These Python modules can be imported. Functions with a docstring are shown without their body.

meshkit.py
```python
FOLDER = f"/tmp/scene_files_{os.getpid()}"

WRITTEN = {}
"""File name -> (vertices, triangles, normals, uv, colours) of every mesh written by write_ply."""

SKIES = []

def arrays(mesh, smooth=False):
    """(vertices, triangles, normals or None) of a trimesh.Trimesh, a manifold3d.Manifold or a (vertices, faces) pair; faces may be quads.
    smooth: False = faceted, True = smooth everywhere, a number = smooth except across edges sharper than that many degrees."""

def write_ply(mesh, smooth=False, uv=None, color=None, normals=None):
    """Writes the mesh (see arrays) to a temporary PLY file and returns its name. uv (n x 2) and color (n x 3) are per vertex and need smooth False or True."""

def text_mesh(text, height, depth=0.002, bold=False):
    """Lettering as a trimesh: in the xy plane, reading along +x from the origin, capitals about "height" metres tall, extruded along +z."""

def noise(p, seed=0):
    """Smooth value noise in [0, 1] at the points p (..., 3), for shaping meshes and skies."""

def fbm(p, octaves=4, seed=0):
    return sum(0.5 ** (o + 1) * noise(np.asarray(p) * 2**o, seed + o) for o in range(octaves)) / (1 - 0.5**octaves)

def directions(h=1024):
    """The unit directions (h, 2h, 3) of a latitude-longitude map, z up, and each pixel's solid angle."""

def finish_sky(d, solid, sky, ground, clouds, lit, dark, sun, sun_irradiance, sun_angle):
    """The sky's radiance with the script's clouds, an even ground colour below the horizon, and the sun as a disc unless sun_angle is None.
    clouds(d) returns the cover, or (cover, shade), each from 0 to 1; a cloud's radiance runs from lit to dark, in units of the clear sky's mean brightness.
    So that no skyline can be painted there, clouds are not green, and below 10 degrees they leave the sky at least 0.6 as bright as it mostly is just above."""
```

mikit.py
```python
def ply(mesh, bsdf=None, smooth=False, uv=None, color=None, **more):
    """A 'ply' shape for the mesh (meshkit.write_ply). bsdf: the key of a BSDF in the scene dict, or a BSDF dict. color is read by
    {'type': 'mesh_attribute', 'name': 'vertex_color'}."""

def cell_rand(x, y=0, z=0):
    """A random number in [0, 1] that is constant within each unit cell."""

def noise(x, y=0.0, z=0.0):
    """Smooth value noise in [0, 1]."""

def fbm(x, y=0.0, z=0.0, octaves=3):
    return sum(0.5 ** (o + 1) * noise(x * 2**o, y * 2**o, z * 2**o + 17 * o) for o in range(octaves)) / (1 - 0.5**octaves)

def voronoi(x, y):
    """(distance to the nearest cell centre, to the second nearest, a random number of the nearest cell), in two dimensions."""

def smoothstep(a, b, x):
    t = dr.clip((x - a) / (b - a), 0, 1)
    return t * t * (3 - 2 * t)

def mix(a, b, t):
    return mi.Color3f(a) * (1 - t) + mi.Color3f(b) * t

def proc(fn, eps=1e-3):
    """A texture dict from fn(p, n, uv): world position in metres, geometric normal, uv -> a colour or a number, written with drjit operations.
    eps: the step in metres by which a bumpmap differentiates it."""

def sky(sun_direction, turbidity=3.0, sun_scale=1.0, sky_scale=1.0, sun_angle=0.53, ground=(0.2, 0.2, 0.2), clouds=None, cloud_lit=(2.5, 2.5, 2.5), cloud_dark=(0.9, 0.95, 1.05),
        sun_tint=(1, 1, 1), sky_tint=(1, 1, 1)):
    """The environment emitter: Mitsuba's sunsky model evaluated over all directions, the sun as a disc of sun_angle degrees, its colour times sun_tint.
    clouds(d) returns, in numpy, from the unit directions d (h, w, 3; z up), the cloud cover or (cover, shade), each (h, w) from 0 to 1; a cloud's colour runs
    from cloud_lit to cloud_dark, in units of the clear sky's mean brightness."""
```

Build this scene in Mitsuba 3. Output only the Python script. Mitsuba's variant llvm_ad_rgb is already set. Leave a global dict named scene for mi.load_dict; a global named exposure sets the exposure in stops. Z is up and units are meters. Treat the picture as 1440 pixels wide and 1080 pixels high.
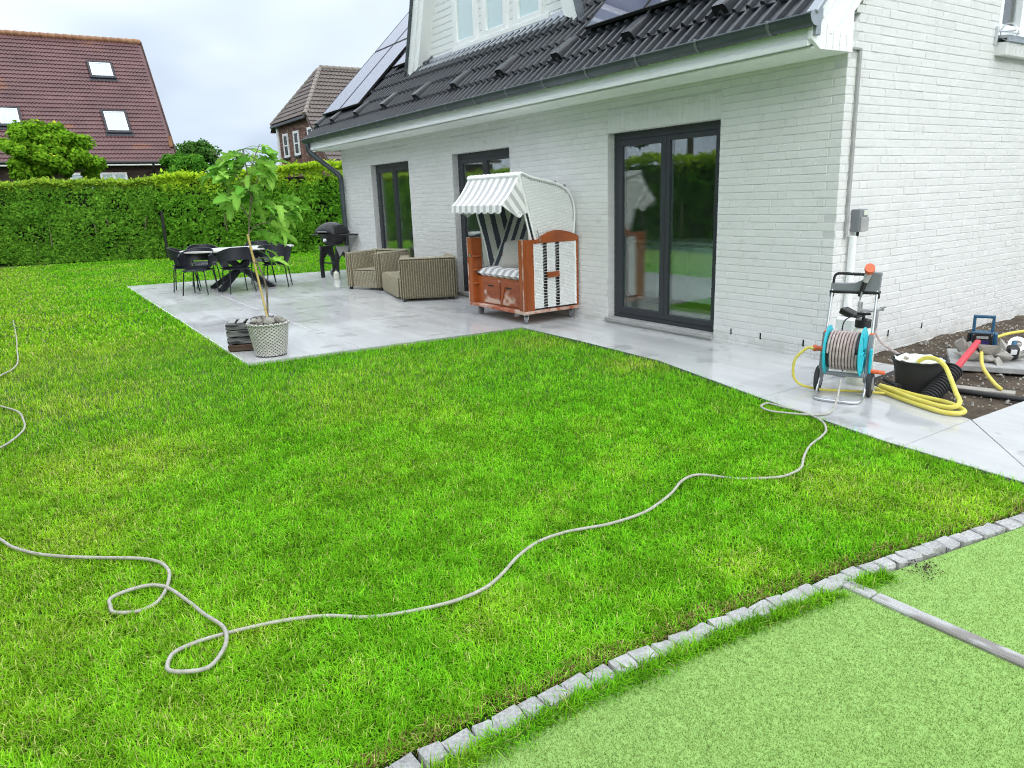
import math, random
import numpy as np, trimesh, shapely
import shapely.geometry as sg
import mitsuba as mi, drjit as dr, mikit, meshkit
from mikit import proc, noise, fbm, cell_rand, smoothstep, mix, voronoi
PI = math.pi
T = mi.ScalarTransform4f
rng = np.random.default_rng(7)

# ---------------------------------------------------------------- camera, sky, exposure
CAM = np.array([3.823, -5.952, 1.554])
FWD = np.array([-0.808213, 0.533718, -0.248872])
UP = np.array([-0.188113, 0.166485, 0.967934])
scene = {'type': 'scene', 'camera': {'type': 'perspective', 'fov': 70.03, 'fov_axis': 'x', 'near_clip': 0.05, 'far_clip': 3000.0,
         'to_world': T().look_at(origin=CAM.tolist(), target=(CAM + FWD).tolist(), up=UP.tolist())}}
labels = {}
def overcast(d):
    z = np.clip(d[..., 2], 0, 1)
    soft = meshkit.fbm(np.stack([d[..., 0] * 2.2 / (z + 0.35), d[..., 1] * 2.2 / (z + 0.35), z * 0], -1), 4, 3)
    return np.ones_like(z), np.clip(1 - z ** 0.9 + (soft - 0.5) * 0.55, 0, 1)
scene['sky_light'] = mikit.sky((0.8, -0.12, 0.62), turbidity=4, sun_scale=0.17, sun_angle=70, clouds=overcast,
                               cloud_lit=(2.4, 2.58, 2.8), cloud_dark=(0.74, 0.885, 1.07), sun_tint=(.82, .97, 1.2), ground=(0.12, 0.2, 0.08))
exposure = 3.08

# ---------------------------------------------------------------- mesh helpers
def norm(v):
    v = np.asarray(v, float); return v / (np.linalg.norm(v) + 1e-12)
_cv = np.array([[sx * (1 if k == 0 else .8), sy * (1 if k == 1 else .8), sz * (1 if k == 2 else .8)] for sx in (-1, 1) for sy in (-1, 1) for sz in (-1, 1) for k in range(3)])
_h = trimesh.convex.convex_hull(trimesh.PointCloud(_cv))
_idx = [int(np.argmin(np.linalg.norm(_cv - v, axis=1))) for v in _h.vertices]
BEV_F = np.array(_idx)[_h.faces]
BEV_S = np.sign(_cv); BEV_K = np.tile(np.arange(3), 8)
BOX_V = np.array([[x, y, z] for x in (-1, 1) for y in (-1, 1) for z in (-1, 1)], float)
BOX_F = np.array([[0, 1, 3], [0, 3, 2], [4, 6, 7], [4, 7, 5], [0, 4, 5], [0, 5, 1], [2, 3, 7], [2, 7, 6], [0, 2, 6], [0, 6, 4], [1, 5, 7], [1, 7, 3]])
def rz(a): c, s = math.cos(a), math.sin(a); return np.array([[c, -s, 0], [s, c, 0], [0, 0, 1.]])
def rx(a): c, s = math.cos(a), math.sin(a); return np.array([[1, 0, 0], [0, c, -s], [0, s, c]])
def ry(a): c, s = math.cos(a), math.sin(a); return np.array([[c, 0, s], [0, 1, 0], [-s, 0, c]])

class MB:
    def __init__(s): s.v, s.f, s.n = [], [], 0
    def add(s, v, f):
        v = np.asarray(v, float); f = np.asarray(f, int)
        if f.shape[1] == 4: f = np.vstack([f[:, [0, 1, 2]], f[:, [0, 2, 3]]])
        s.v.append(v); s.f.append(f + s.n); s.n += len(v); return s
    def mesh(s, m, R=None, t=(0, 0, 0)):
        v = np.asarray(m.vertices); v = v if R is None else v @ np.asarray(R).T
        return s.add(v + np.asarray(t, float), m.faces)
    def box(s, c, size, R=None, b=0.0):
        h = np.asarray(size, float) / 2
        if b > 0:
            b = min(b, h.min() * .45)
            v = BEV_S * (h - b * (np.arange(3)[None, :] != BEV_K[:, None])); f = BEV_F
        else: v, f = BOX_V * h, BOX_F
        if R is not None: v = v @ np.asarray(R).T
        return s.add(v + np.asarray(c, float), f)
    def bx(s, x0, x1, y0, y1, z0, z1, b=0.0):
        return s.box(((x0 + x1) / 2, (y0 + y1) / 2, (z0 + z1) / 2), (abs(x1 - x0), abs(y1 - y0), abs(z1 - z0)), None, b)
    def beam(s, p, q, w, h, up=(0, 0, 1), b=0.0):
        p, q = np.asarray(p, float), np.asarray(q, float); d = norm(q - p)
        if abs(d @ norm(up)) > .98: up = (1, 0, 0)
        x = norm(np.cross(d, up)); z = np.cross(x, d)
        return s.box((p + q) / 2, (w, np.linalg.norm(q - p), h), np.stack([x, d, z], 1), b)
    def tube(s, pts, r, n=8, caps=True, sq=1.0):
        p = np.asarray(pts, float); m = len(p); r = np.broadcast_to(np.asarray(r, float), (m,))
        t = np.gradient(p, axis=0); t /= np.linalg.norm(t, axis=1, keepdims=True) + 1e-12
        a = np.cross(t[0], (0, 0, 1.) if abs(t[0, 2]) < .9 else (1., 0, 0)); a = norm(a); A = []
        for k in range(m):
            a = norm(a - (a @ t[k]) * t[k]); A.append(a)
        A = np.array(A); B = np.cross(t, A); g = np.arange(n) * 2 * PI / n
        v = p[:, None] + r[:, None, None] * (np.cos(g)[None, :, None] * A[:, None] + sq * np.sin(g)[None, :, None] * B[:, None])
        i, j = np.meshgrid(np.arange(m - 1), np.arange(n), indexing='ij')
        q = np.stack([i * n + j, i * n + (j + 1) % n, (i + 1) * n + (j + 1) % n, (i + 1) * n + j], -1).reshape(-1, 4)
        v = v.reshape(-1, 3); f = np.vstack([q[:, [0, 1, 2]], q[:, [0, 2, 3]]])
        if caps:
            v = np.vstack([v, p[0], p[-1]]); c0, c1 = len(v) - 2, len(v) - 1; k = np.arange(n)
            f = np.vstack([f, np.stack([(k + 1) % n, k, 0 * k + c0], 1), np.stack([(m - 1) * n + k, (m - 1) * n + (k + 1) % n, 0 * k + c1], 1)])
        return s.add(v, f)
    def lathe(s, prof, c=(0, 0, 0), n=24, R=None, wob=None):
        pr = np.asarray(prof, float); g = np.arange(n) * 2 * PI / n; m = len(pr)
        rr = pr[:, 0][:, None] * (1 + (0 if wob is None else wob(g[None, :], pr[:, 1][:, None]))) * np.ones((1, n))
        v = np.stack([rr * np.cos(g), rr * np.sin(g), np.broadcast_to(pr[:, 1][:, None], rr.shape)], -1).reshape(-1, 3)
        i, j = np.meshgrid(np.arange(m - 1), np.arange(n), indexing='ij')
        q = np.stack([i * n + j, i * n + (j + 1) % n, (i + 1) * n + (j + 1) % n, (i + 1) * n + j], -1).reshape(-1, 4)
        if R is not None: v = v @ np.asarray(R).T
        return s.add(v + np.asarray(c, float), q)
    def prism(s, poly, h, M=None, o=(0, 0, 0)):
        """extrudes the 2-D polygon along +z by h, then places it: columns of M are the images of x, y, z"""
        g = poly if hasattr(poly, 'exterior') else sg.Polygon(poly)
        m = trimesh.creation.extrude_polygon(g, h, engine='earcut')
        M = np.eye(3) if M is None else np.stack([np.asarray(c, float) for c in M], 1)
        f = m.faces if np.linalg.det(M) > 0 else m.faces[:, ::-1]
        return s.add(np.asarray(m.vertices) @ M.T + np.asarray(o, float), f)
    def grid(s, P):
        a, b = P.shape[:2]; i, j = np.meshgrid(np.arange(a - 1), np.arange(b - 1), indexing='ij')
        q = np.stack([i * b + j, (i + 1) * b + j, (i + 1) * b + j + 1, i * b + j + 1], -1).reshape(-1, 4)
        return s.add(P.reshape(-1, 3), q)
    def get(s): return trimesh.Trimesh(np.vstack(s.v), np.vstack(s.f), process=False)

def add(key, m, mat, smooth=False, **kw):
    scene[key] = mikit.ply(m.get() if isinstance(m, MB) else m, mat, smooth, **kw); return key
def nk(base):
    if base not in scene and base not in labels: return base
    k = 1
    while f'{base}_{k:03d}' in scene or f'{base}_{k:03d}' in labels: k += 1
    return f'{base}_{k:03d}'
def tag(key, label, cat=None, group=None, kind=None):
    d = {'label': label} if label else {}
    if cat: d['category'] = cat
    if group: d['group'] = group
    if kind: d['kind'] = kind
    labels[key] = d; return key
def struct(key): labels[key] = {'kind': 'structure'}; return key
_cnt = {}
def piece(base, m, mat, smooth=False):
    k = _cnt.get(base, 0); _cnt[base] = k + 1
    return add(base if k == 0 else f'{base}_{k:03d}', m, mat, smooth)
def B(*a, b=0.0): return MB().bx(*a, b=b)
def spline(pts, n=8):
    p = np.asarray(pts, float); p = np.vstack([2 * p[0] - p[1], p, 2 * p[-1] - p[-2]]); out = []
    for k in range(1, len(p) - 2):
        t = np.linspace(0, 1, n, endpoint=False)[:, None]; a, b, c, d = p[k - 1:k + 3]
        out.append(.5 * (2 * b + (c - a) * t + (2 * a - 5 * b + 4 * c - d) * t ** 2 + (3 * b - a - 3 * c + d) * t ** 3))
    return np.vstack(out + [p[-2:-1]])

# ---------------------------------------------------------------- materials
def rgb(c): return {'type': 'rgb', 'value': [float(x) for x in c]}
def mat(name, col, rough=.6, spec=.5, two=True, bump=None, bs=1.0, **kw):
    d = {'type': 'principled', 'base_color': col if isinstance(col, dict) else rgb(col), 'roughness': rough, 'specular': spec, **kw}
    if bump is not None: d = {'type': 'bumpmap', 'arbitrary': proc(bump), 'scale': bs, 'bsdf': d}
    scene[name] = {'type': 'twosided', 'bsdf': d} if two else d
def tint(a, b, f): return proc(lambda p, n, uv: mix(a, b, f(p)))
VC = {'type': 'mesh_attribute', 'name': 'vertex_color'}

mat('m_brick', proc(lambda p, n, uv: mix(mix((.64, .638, .625), (.73, .728, .715), .65 * fbm(p.x * 3.1 + p.y * 2.7, p.y * 3.3, p.z * 9, 3) + .35 * noise(p.x * 40, p.y * 40, p.z * 60)), (.44, .44, .4), .4 * smoothstep(.66, .95, fbm(p.x * 6 + p.y * 6, p.y * 7, p.z * 9, 4) + .4 * smoothstep(.2, .0, p.z)) + .1 * smoothstep(.62, .78, fbm(p.x * 6 + p.y * 6, 3, p.z * .9, 3)))), .5, .4,
    bump=lambda p, n, uv: .0016 * fbm(p.x * 55, p.y * 55, p.z * 70, 3))
mat('m_mortar', tint((.5, .5, .5), (.62, .62, .62), lambda p: fbm(p.x * 6, p.y * 6, p.z * 20, 2)), .7, .3)
mat('m_white', (.82, .83, .83), .35, .5)
mat('m_white_board', tint((.76, .78, .78), (.84, .85, .85), lambda p: fbm(p.x * 2, p.y * 9, p.z * 14, 2)), .4, .5)
mat('m_anthracite', (.032, .036, .044), .35, .5)
mat('m_black', (.012, .012, .013), .4, .5)
mat('m_zinc', tint((.05, .065, .075), (.12, .14, .155), lambda p: fbm(p.x * 3, p.y * 11, p.z * 11, 3)), .38, .5, metallic=.55)
mat('m_zinc_mid', (.2, .22, .24), .4, .5, metallic=.5)
mat('m_zinc_light', tint((.3, .33, .36), (.42, .45, .48), lambda p: fbm(p.x * 4, p.y * 9, p.z * 9, 2)), .35, .5, metallic=.6)
mat('m_tile', tint((.015, .018, .023), (.052, .058, .068), lambda p: .6 * fbm(p.x * 1.3, p.y * 2.5, p.z * 2.5, 3) + .4 * noise(p.x * 30, p.y * 30, p.z * 30)), .34, .55,
    bump=lambda p, n, uv: .0012 * noise(p.x * 160, p.y * 160, p.z * 160))
mat('m_wicker_gap', (.68, .68, .68), .8)
mat('m_roof_under', (.02, .02, .02), .9)
mat('m_slab', proc(lambda p, n, uv: mix(mix((.355, .36, .365), (.475, .48, .485), smoothstep(.2, .8, .6 * fbm(p.x * 1.3, p.y * 9, .3, 4) + .2 * fbm(p.x * 3 + 9, p.y * 3, 1.7, 3) + .2 * cell_rand(p.x / 1.25, p.y / 1.28, 3))), (.24, .24, .24), .5 * smoothstep(.64, .74, fbm(p.x * 4, p.y * 4, 8, 4)))), 
    proc(lambda p, n, uv: .07 + .2 * smoothstep(.42, .66, fbm(p.x * .8, p.y * .8, 4.2, 3))), .6)
mat('m_grout', proc(lambda p, n, uv: mix((.78, .78, .78), (.1, .1, .1), smoothstep(-4.2, -3.2, p.x))), .6)
mat('m_soil', proc(lambda p, n, uv: mix((.018, .012, .008), (.11, .08, .05), fbm(p.x * 9, p.y * 9, 2, 4))), .75, bump=lambda p, n, uv: .012 * fbm(p.x * 40, p.y * 40, 0, 3))
mat('m_lawn_soil', proc(lambda p, n, uv: mix((.015, .05, .006), (.05, .1, .016), fbm(p.x * 5, p.y * 5, 0, 4))), .9)
mat('m_turf', proc(lambda p, n, uv: mix((.2, .36, .08), (.28, .46, .12), fbm(p.x * 40, p.y * 40, 0, 3))), .8)
mat('m_granite', proc(lambda p, n, uv: mix((.18, .18, .18), (.54, .54, .525), .5 * fbm(p.x * 9, p.y * 9, p.z * 9, 2) + .5 * noise(p.x * 150, p.y * 150, p.z * 150))), .6,
    bump=lambda p, n, uv: .003 * fbm(p.x * 60, p.y * 60, p.z * 60, 3))
mat('m_concrete', proc(lambda p, n, uv: mix((.24, .24, .24), (.42, .42, .41), fbm(p.x * 12, p.y * 12, p.z * 12, 3))), .6)
mat('m_strip', proc(lambda p, n, uv: mix((.4, .4, .395), (.22, .205, .19), smoothstep(.42, .62, fbm(p.x * 7, p.y * 16, p.z * 9, 4)))), .6)
mat('m_stone', proc(lambda p, n, uv: mix((.2, .19, .17), (.42, .4, .36), fbm(p.x * 14, p.y * 14, p.z * 14, 3))), .7)
mat('m_alu', (.62, .64, .66), .28, .5, metallic=.85)
mat('m_steel', (.4, .41, .42), .3, .5, metallic=.8)
mat('m_dark_frame', (.014, .016, .022), .35, .5)
mat('m_plastic_grey', (.2, .21, .23), .5)
mat('m_cyan', (.02, .42, .5), .4)
mat('m_orange', (.65, .12, .04), .45)
mat('m_yellow', proc(lambda p, n, uv: mix((.62, .52, .06), (.72, .64, .16), fbm(p.x * 20, p.y * 20, p.z * 20, 2))), .45)
mat('m_hose_grey', proc(lambda p, n, uv: mix((.3, .29, .25), (.46, .44, .39), noise(p.x * 60, p.y * 60, p.z * 60))), .45)
mat('m_hose_brown', proc(lambda p, n, uv: mix((.3, .22, .2), (.48, .41, .39), noise(p.x * 30, p.y * 30, p.z * 30))), .4)
mat('m_red', (.55, .04, .06), .45)
mat('m_blue', (.02, .09, .17), .45)
mat('m_screen', (.03, .025, .12), .15)
mat('m_rubber', (.025, .025, .026), .65)
mat('m_milky', (.62, .64, .55), .4)
mat('m_mahogany', proc(lambda p, n, uv: mix((.17, .035, .01), (.42, .105, .024), fbm(p.x * 7 + p.z * .6, p.y * 7, p.z * 2.2, 3))), .32, .5, clearcoat=.4, clearcoat_gloss=.8)
mat('m_worn_wood', proc(lambda p, n, uv: mix((.34, .09, .04), (.55, .4, .34), smoothstep(.34, .62, fbm(p.x * 6, p.y * 14, p.z * 8, 3)))), .55)
mat('m_drawer', proc(lambda p, n, uv: mix(mix((.2, .04, .014), (.36, .09, .03), fbm(p.x * 2, 0, p.z * 16, 3)), (.55, .38, .3), smoothstep(.66, .9, fbm(p.x * 6, 1, p.z * 6, 3) + .3 * smoothstep(.36, .2, p.z)))), .4)
mat('m_wicker_white', (.85, .86, .86), .42, .5)
mat('m_dark_inside', (.03, .03, .032), .9)
def stripe(a, b, per, off=0.0, c=None):
    return proc(lambda p, n, uv: mix(a, b, smoothstep(.46, .5, dr.abs((p.x - off) / per - dr.floor((p.x - off) / per) - .5) * 2)))
mat('m_awning', stripe((.5, .5, .5), (.82, .82, .81), .145, .02), .8, .2)
mat('m_seat_fabric', stripe((.42, .42, .44), (.8, .8, .79), .15, .05), .85, .2)
mat('m_back_fabric', stripe((.075, .085, .11), (.56, .57, .53), .19, .03), .85, .2)
mat('m_lining', proc(lambda p, n, uv: mix((.075, .085, .11), (.56, .57, .53), smoothstep(.46, .5, dr.abs((p.y + .21 * p.z) / .17 - dr.floor((p.y + .21 * p.z) / .17) - .5) * 2))), .85, .2)
mat('m_awning_side', proc(lambda p, n, uv: mix((.5, .5, .5), (.82, .82, .81), smoothstep(.46, .5, dr.abs((p.y + .75 * p.z) / .13 - dr.floor((p.y + .75 * p.z) / .13) - .5) * 2))), .8, .2)
mat('m_pillow', proc(lambda p, n, uv: mix((.42, .4, .37), (.5, .48, .45), noise(p.x * 90, p.y * 90, p.z * 90))), .9, .2)
mat('m_rattan', proc(lambda p, n, uv: mix((.24, .21, .14), (.46, .42, .31), .7 * noise(p.x * 45, p.y * 45, p.z * 70) + .3 * fbm(p.x * 3, p.y * 3, p.z * 3, 2))), .5)
mat('m_rattan_dark', (.15, .13, .085), .8)
mat('m_tabletop', proc(lambda p, n, uv: mix((.5, .5, .48), (.66, .66, .64), fbm(p.x * 4, p.y * 12, 0, 3))), .25)
mat('m_chair_shell', (.018, .02, .028), .38, .5)
mat('m_basket', proc(lambda p, n, uv: mix((.1, .09, .08), mix((.36, .35, .33), (.64, .63, .6), noise(p.x * 60, p.y * 60, p.z * 110)), smoothstep(-.75, .1, dr.cos(dr.atan2(p.y + 3.86, p.x + 3.99) * 26) * dr.cos(p.z * (PI / .017)) + .25 * noise(p.x * 9, p.y * 9, p.z * 9)))), .6)
mat('m_crate', proc(lambda p, n, uv: mix((.018, .018, .02), (.2, .2, .205), smoothstep(.3, .75, fbm(p.x * 9, p.y * 9, p.z * 38, 3)))), .6)
mat('m_crate_brown', proc(lambda p, n, uv: mix((.03, .018, .012), (.15, .08, .05), fbm(p.x * 9, p.y * 9, p.z * 38, 3))), .6)
mat('m_bamboo', proc(lambda p, n, uv: mix((.5, .36, .12), (.66, .52, .22), fbm(p.x * 30, p.y * 30, p.z * 5, 2))), .45)
mat('m_stalk', (.1, .2, .05), .5)
mat('m_bark', proc(lambda p, n, uv: mix((.1, .075, .05), (.26, .22, .17), fbm(p.x * 40, p.y * 40, p.z * 12, 3))), .8)
mat('m_roof_red', proc(lambda p, n, uv: mix(mix((.085, .042, .044), (.18, .092, .09), fbm(p.x * 1.2, p.y * 1.2, p.z * 1.6, 3)), (.26, .11, .05), smoothstep(.62, .8, fbm(p.x * .5, p.y * .7, p.z * 1.1, 3)))), .42, .45)
mat('m_roof_red_ridge', proc(lambda p, n, uv: mix((.22, .09, .05), (.36, .2, .1), fbm(p.x * 3, p.y * 3, p.z * 3, 2))), .6)
mat('m_thatch', (.3, .22, .1), .9)
mat('m_roof_brown', proc(lambda p, n, uv: mix((.075, .058, .05), (.15, .12, .105), fbm(p.x * 1.6, p.y * 1.6, p.z * 1.6, 3))), .45)
mat('m_roof_brown_ridge', (.22, .19, .165), .6)
def brickfar(p, n, uv):
    u = p.x + p.y; r = dr.floor(p.z / .083); s = u / .25 + .5 * (r - 2 * dr.floor(r / 2))
    fz = p.z / .083 - r; fu = s - dr.floor(s); k = cell_rand(dr.floor(s), r, 5)
    c = mix(mix((.075, .03, .022), (.2, .085, .055), k), (.27, .17, .12), smoothstep(.8, .95, k))
    return mix(c, (.2, .18, .16), dr.select((fz < .12) | (fu < .05), 1.0, 0.0))
mat('m_brick_far', proc(brickfar), .8)
mat('m_brick_dark', proc(lambda p, n, uv: mix((.04, .024, .02), (.1, .06, .05), cell_rand(dr.floor(p.y / .24), dr.floor(p.z / .083)))), .8)
scene['m_pv'] = {'type': 'plastic', 'int_ior': 2.6, 'diffuse_reflectance': rgb((.11, .12, .18)), 'nonlinear': False}
mat('m_interior', (.7, .7, .68), .8)
mat('m_int_floor', (.4, .38, .35), .4)
mat('m_cabinet', (.74, .84, .79), .3)
mat('m_counter', (.6, .62, .6), .25)
mat('m_curtain', (.6, .62, .6), .8)
mat('m_glass_far', (.5, .58, .64), .06, .8)
mat('m_dormer_blind', (.52, .6, .64), .5)
scene['m_glass'] = {'type': 'thindielectric', 'int_ior': 1.75, 'specular_transmittance': rgb((.9, .97, .94))}
for nm, tr in (('m_leaf', .55), ('m_grass', .6)):
    scene[nm] = {'type': 'principledthin', 'base_color': VC, 'roughness': .36, 'diff_trans': tr, 'spec_trans': 0.0, 'eta': 1.45 if nm == 'm_leaf' else 1.22}
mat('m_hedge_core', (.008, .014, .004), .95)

# ================================================================ the setting: ground, paving, soil, turf
g = MB(); g.add([[-600, -600, -.09], [600, -600, -.09], [600, 600, -.09], [-600, 600, -.09]], [[0, 1, 2, 3]])
add('ground', g, 'm_lawn_soil'); struct('ground')
PAVE = sg.Polygon([(-13.45, -4.12), (-3.72, -4.18), (-3.45, -.98), (-2.3, -1.0), (-1.03, -1.07), (.39, -1.42), (1.5, -1.66), (2.3, -1.74), (7, -2.0), (7, 3.0), (1.72, 3.0), (1.63, -.83), (.62, -.42), (.55, .3), (-11.6, .3), (-12.9, .5)])
def flat(poly, z, h):
    m = MB()
    for gm in getattr(poly, 'geoms', [poly]): m.prism(gm, h, o=(0, 0, z))
    return m
add('paving', flat(PAVE, -.09, .086), 'm_grout'); struct('paving')
cells = []
for r, (y0, y1) in enumerate([(-5.5, -4.27), (-4.27, -2.995), (-2.995, -1.71), (-1.71, -.425), (-.425, .86)]):
    off = [-4.84, -4.84, -5.95, -5.4, -4.9][r]
    for k in range(-9, 2):
        x0 = off + 1.25 * k
        if x0 < -3.5: cells.append((x0, min(x0 + 1.25, -3.5), y0, y1))
for x0, x1 in ((-3.5, -2.32), (-2.32, -1.08), (-1.08, .39)): cells.append((x0, x1, -3, .4))
slabs = [sg.box(x0, y0, x1, y1) for x0, x1, y0, y1 in cells]
slabs += [sg.Polygon([(.39, -3), (1.625, -3), (1.625, .5), (.39, .5)]).intersection(sg.Polygon([(.39, -3), (.39, .5), (1.628, .5), (1.628, -.828), (1.628, -.828), (2.9, -2.28), (2.9, -3)])),
          sg.Polygon([(1.625, -.83), (2.9, -2.28), (2.9, -3), (1.625, -3)]),
          sg.Polygon([(1.63, -.83), (2.9, -2.28), (2.9, .4), (1.6, .4)]), sg.box(2.9, -3, 4.1, .4), sg.box(4.1, -3, 5.3, .4), sg.box(5.3, -3, 7, .4), sg.box(1.6, .4, 2.9, 3), sg.box(2.9, .4, 4.1, 3), sg.box(4.1, .4, 7, 3)]
for s_ in slabs:
    q = s_.intersection(PAVE).buffer(-.0026 if s_.centroid.x > -3.5 else -.0055)
    for gm in getattr(q, 'geoms', [q]):
        if gm.geom_type == 'Polygon' and gm.area > .01:
            m = MB().prism(gm, .03, o=(0, 0, -.03))
            v = m.v[0]; top = v[:, 2] > -.001
            v[top, 2] += rng.uniform(-.0006, .0006)
            piece('paving__slab', m, 'm_slab')
# soil bed at the gable
n = 70; X, Y = np.meshgrid(np.linspace(-.02, 1.75, n), np.linspace(-.9, 6, 2 * n), indexing='ij')
Z = -.075 + .05 * meshkit.fbm(np.stack([X * 5, Y * 5, X * 0], -1), 4, 2) + .018 * meshkit.fbm(np.stack([X * 26, Y * 26, X * 0], -1), 3, 5)
add('soil_bed', MB().grid(np.stack([X, Y, Z], -1)), 'm_soil', True); struct('soil_bed')
m = MB()
for k in range(900):
    x, y = rng.uniform(.02, 1.6), rng.uniform(-.4, 3.2)
    if y < -.36 - .3 * x + .06: continue
    r = rng.uniform(.004, .013) * (1 + 1.2 * (rng.random() < .06)); a = trimesh.creation.icosphere(0, r)
    v = a.vertices * rng.uniform(.6, 1.2, 3) + rng.normal(0, r * .15, (12, 3)); m.add(v + [x, y, -.035 + r * .4], a.faces)
add('soil_bed__gravel', m, 'm_stone'); tag('soil_bed__gravel', 'pebbles and clods scattered over the bare soil', kind='stuff')

LAWN = sg.Polygon([(2.05, -9), (2.12, -5.36), (2.14, -4.66), (2.19, -4.02), (2.27, -3.25), (2.36, -2.7), (2.46, -2.1), (2.5, -1.73), (2.3, -1.72), (1.5, -1.64), (.39, -1.40), (-1.03, -1.05), (-2.3, -.985), (-3.44, -.965), (-3.71, -4.16), (-13.46, -4.10),
                   (-12.9, .5), (-11.7, .5), (-11.7, 10), (-17.5, 10), (-24.3, -6.4), (-25, -8.4), (-10, -9)])
add('lawn', flat(LAWN, -.075, .045), 'm_lawn_soil'); struct('lawn')
TURF = sg.Polygon([(2.25, -9), (2.24, -5.3), (2.24, -4.73), (2.27, -4.1), (2.36, -3.39), (2.45, -2.8), (2.53, -2.29), (2.6, -1.8), (9, -1.9), (9, -9)])
add('artificial_turf', flat(TURF, -.06, .048), 'm_turf'); struct('artificial_turf')

# blades: base point, heading, length, width, bend -> three triangles (or one) each
def in_view(x, y, mar=.13):
    az = np.arctan2(FWD[1], FWD[0]); a = np.arctan2(y - CAM[1], x - CAM[0]) - az
    return np.abs((a + PI) % (2 * PI) - PI) < .611 + mar
def sample(poly, n, r0, r1, pw):
    u = rng.random(n); a = 2 - pw
    r = (r0 ** a + u * (r1 ** a - r0 ** a)) ** (1 / a)
    th = np.arctan2(FWD[1], FWD[0]) + rng.uniform(-.76, .76, n)
    x, y = CAM[0] + r * np.cos(th), CAM[1] + r * np.sin(th)
    k = shapely.contains_xy(poly, x, y)
    return x[k], y[k], r[k]
def nz(x, y, f, o=3, s=0): return meshkit.fbm(np.stack([x * f, y * f, x * 0 + s], -1), o, s)
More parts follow.
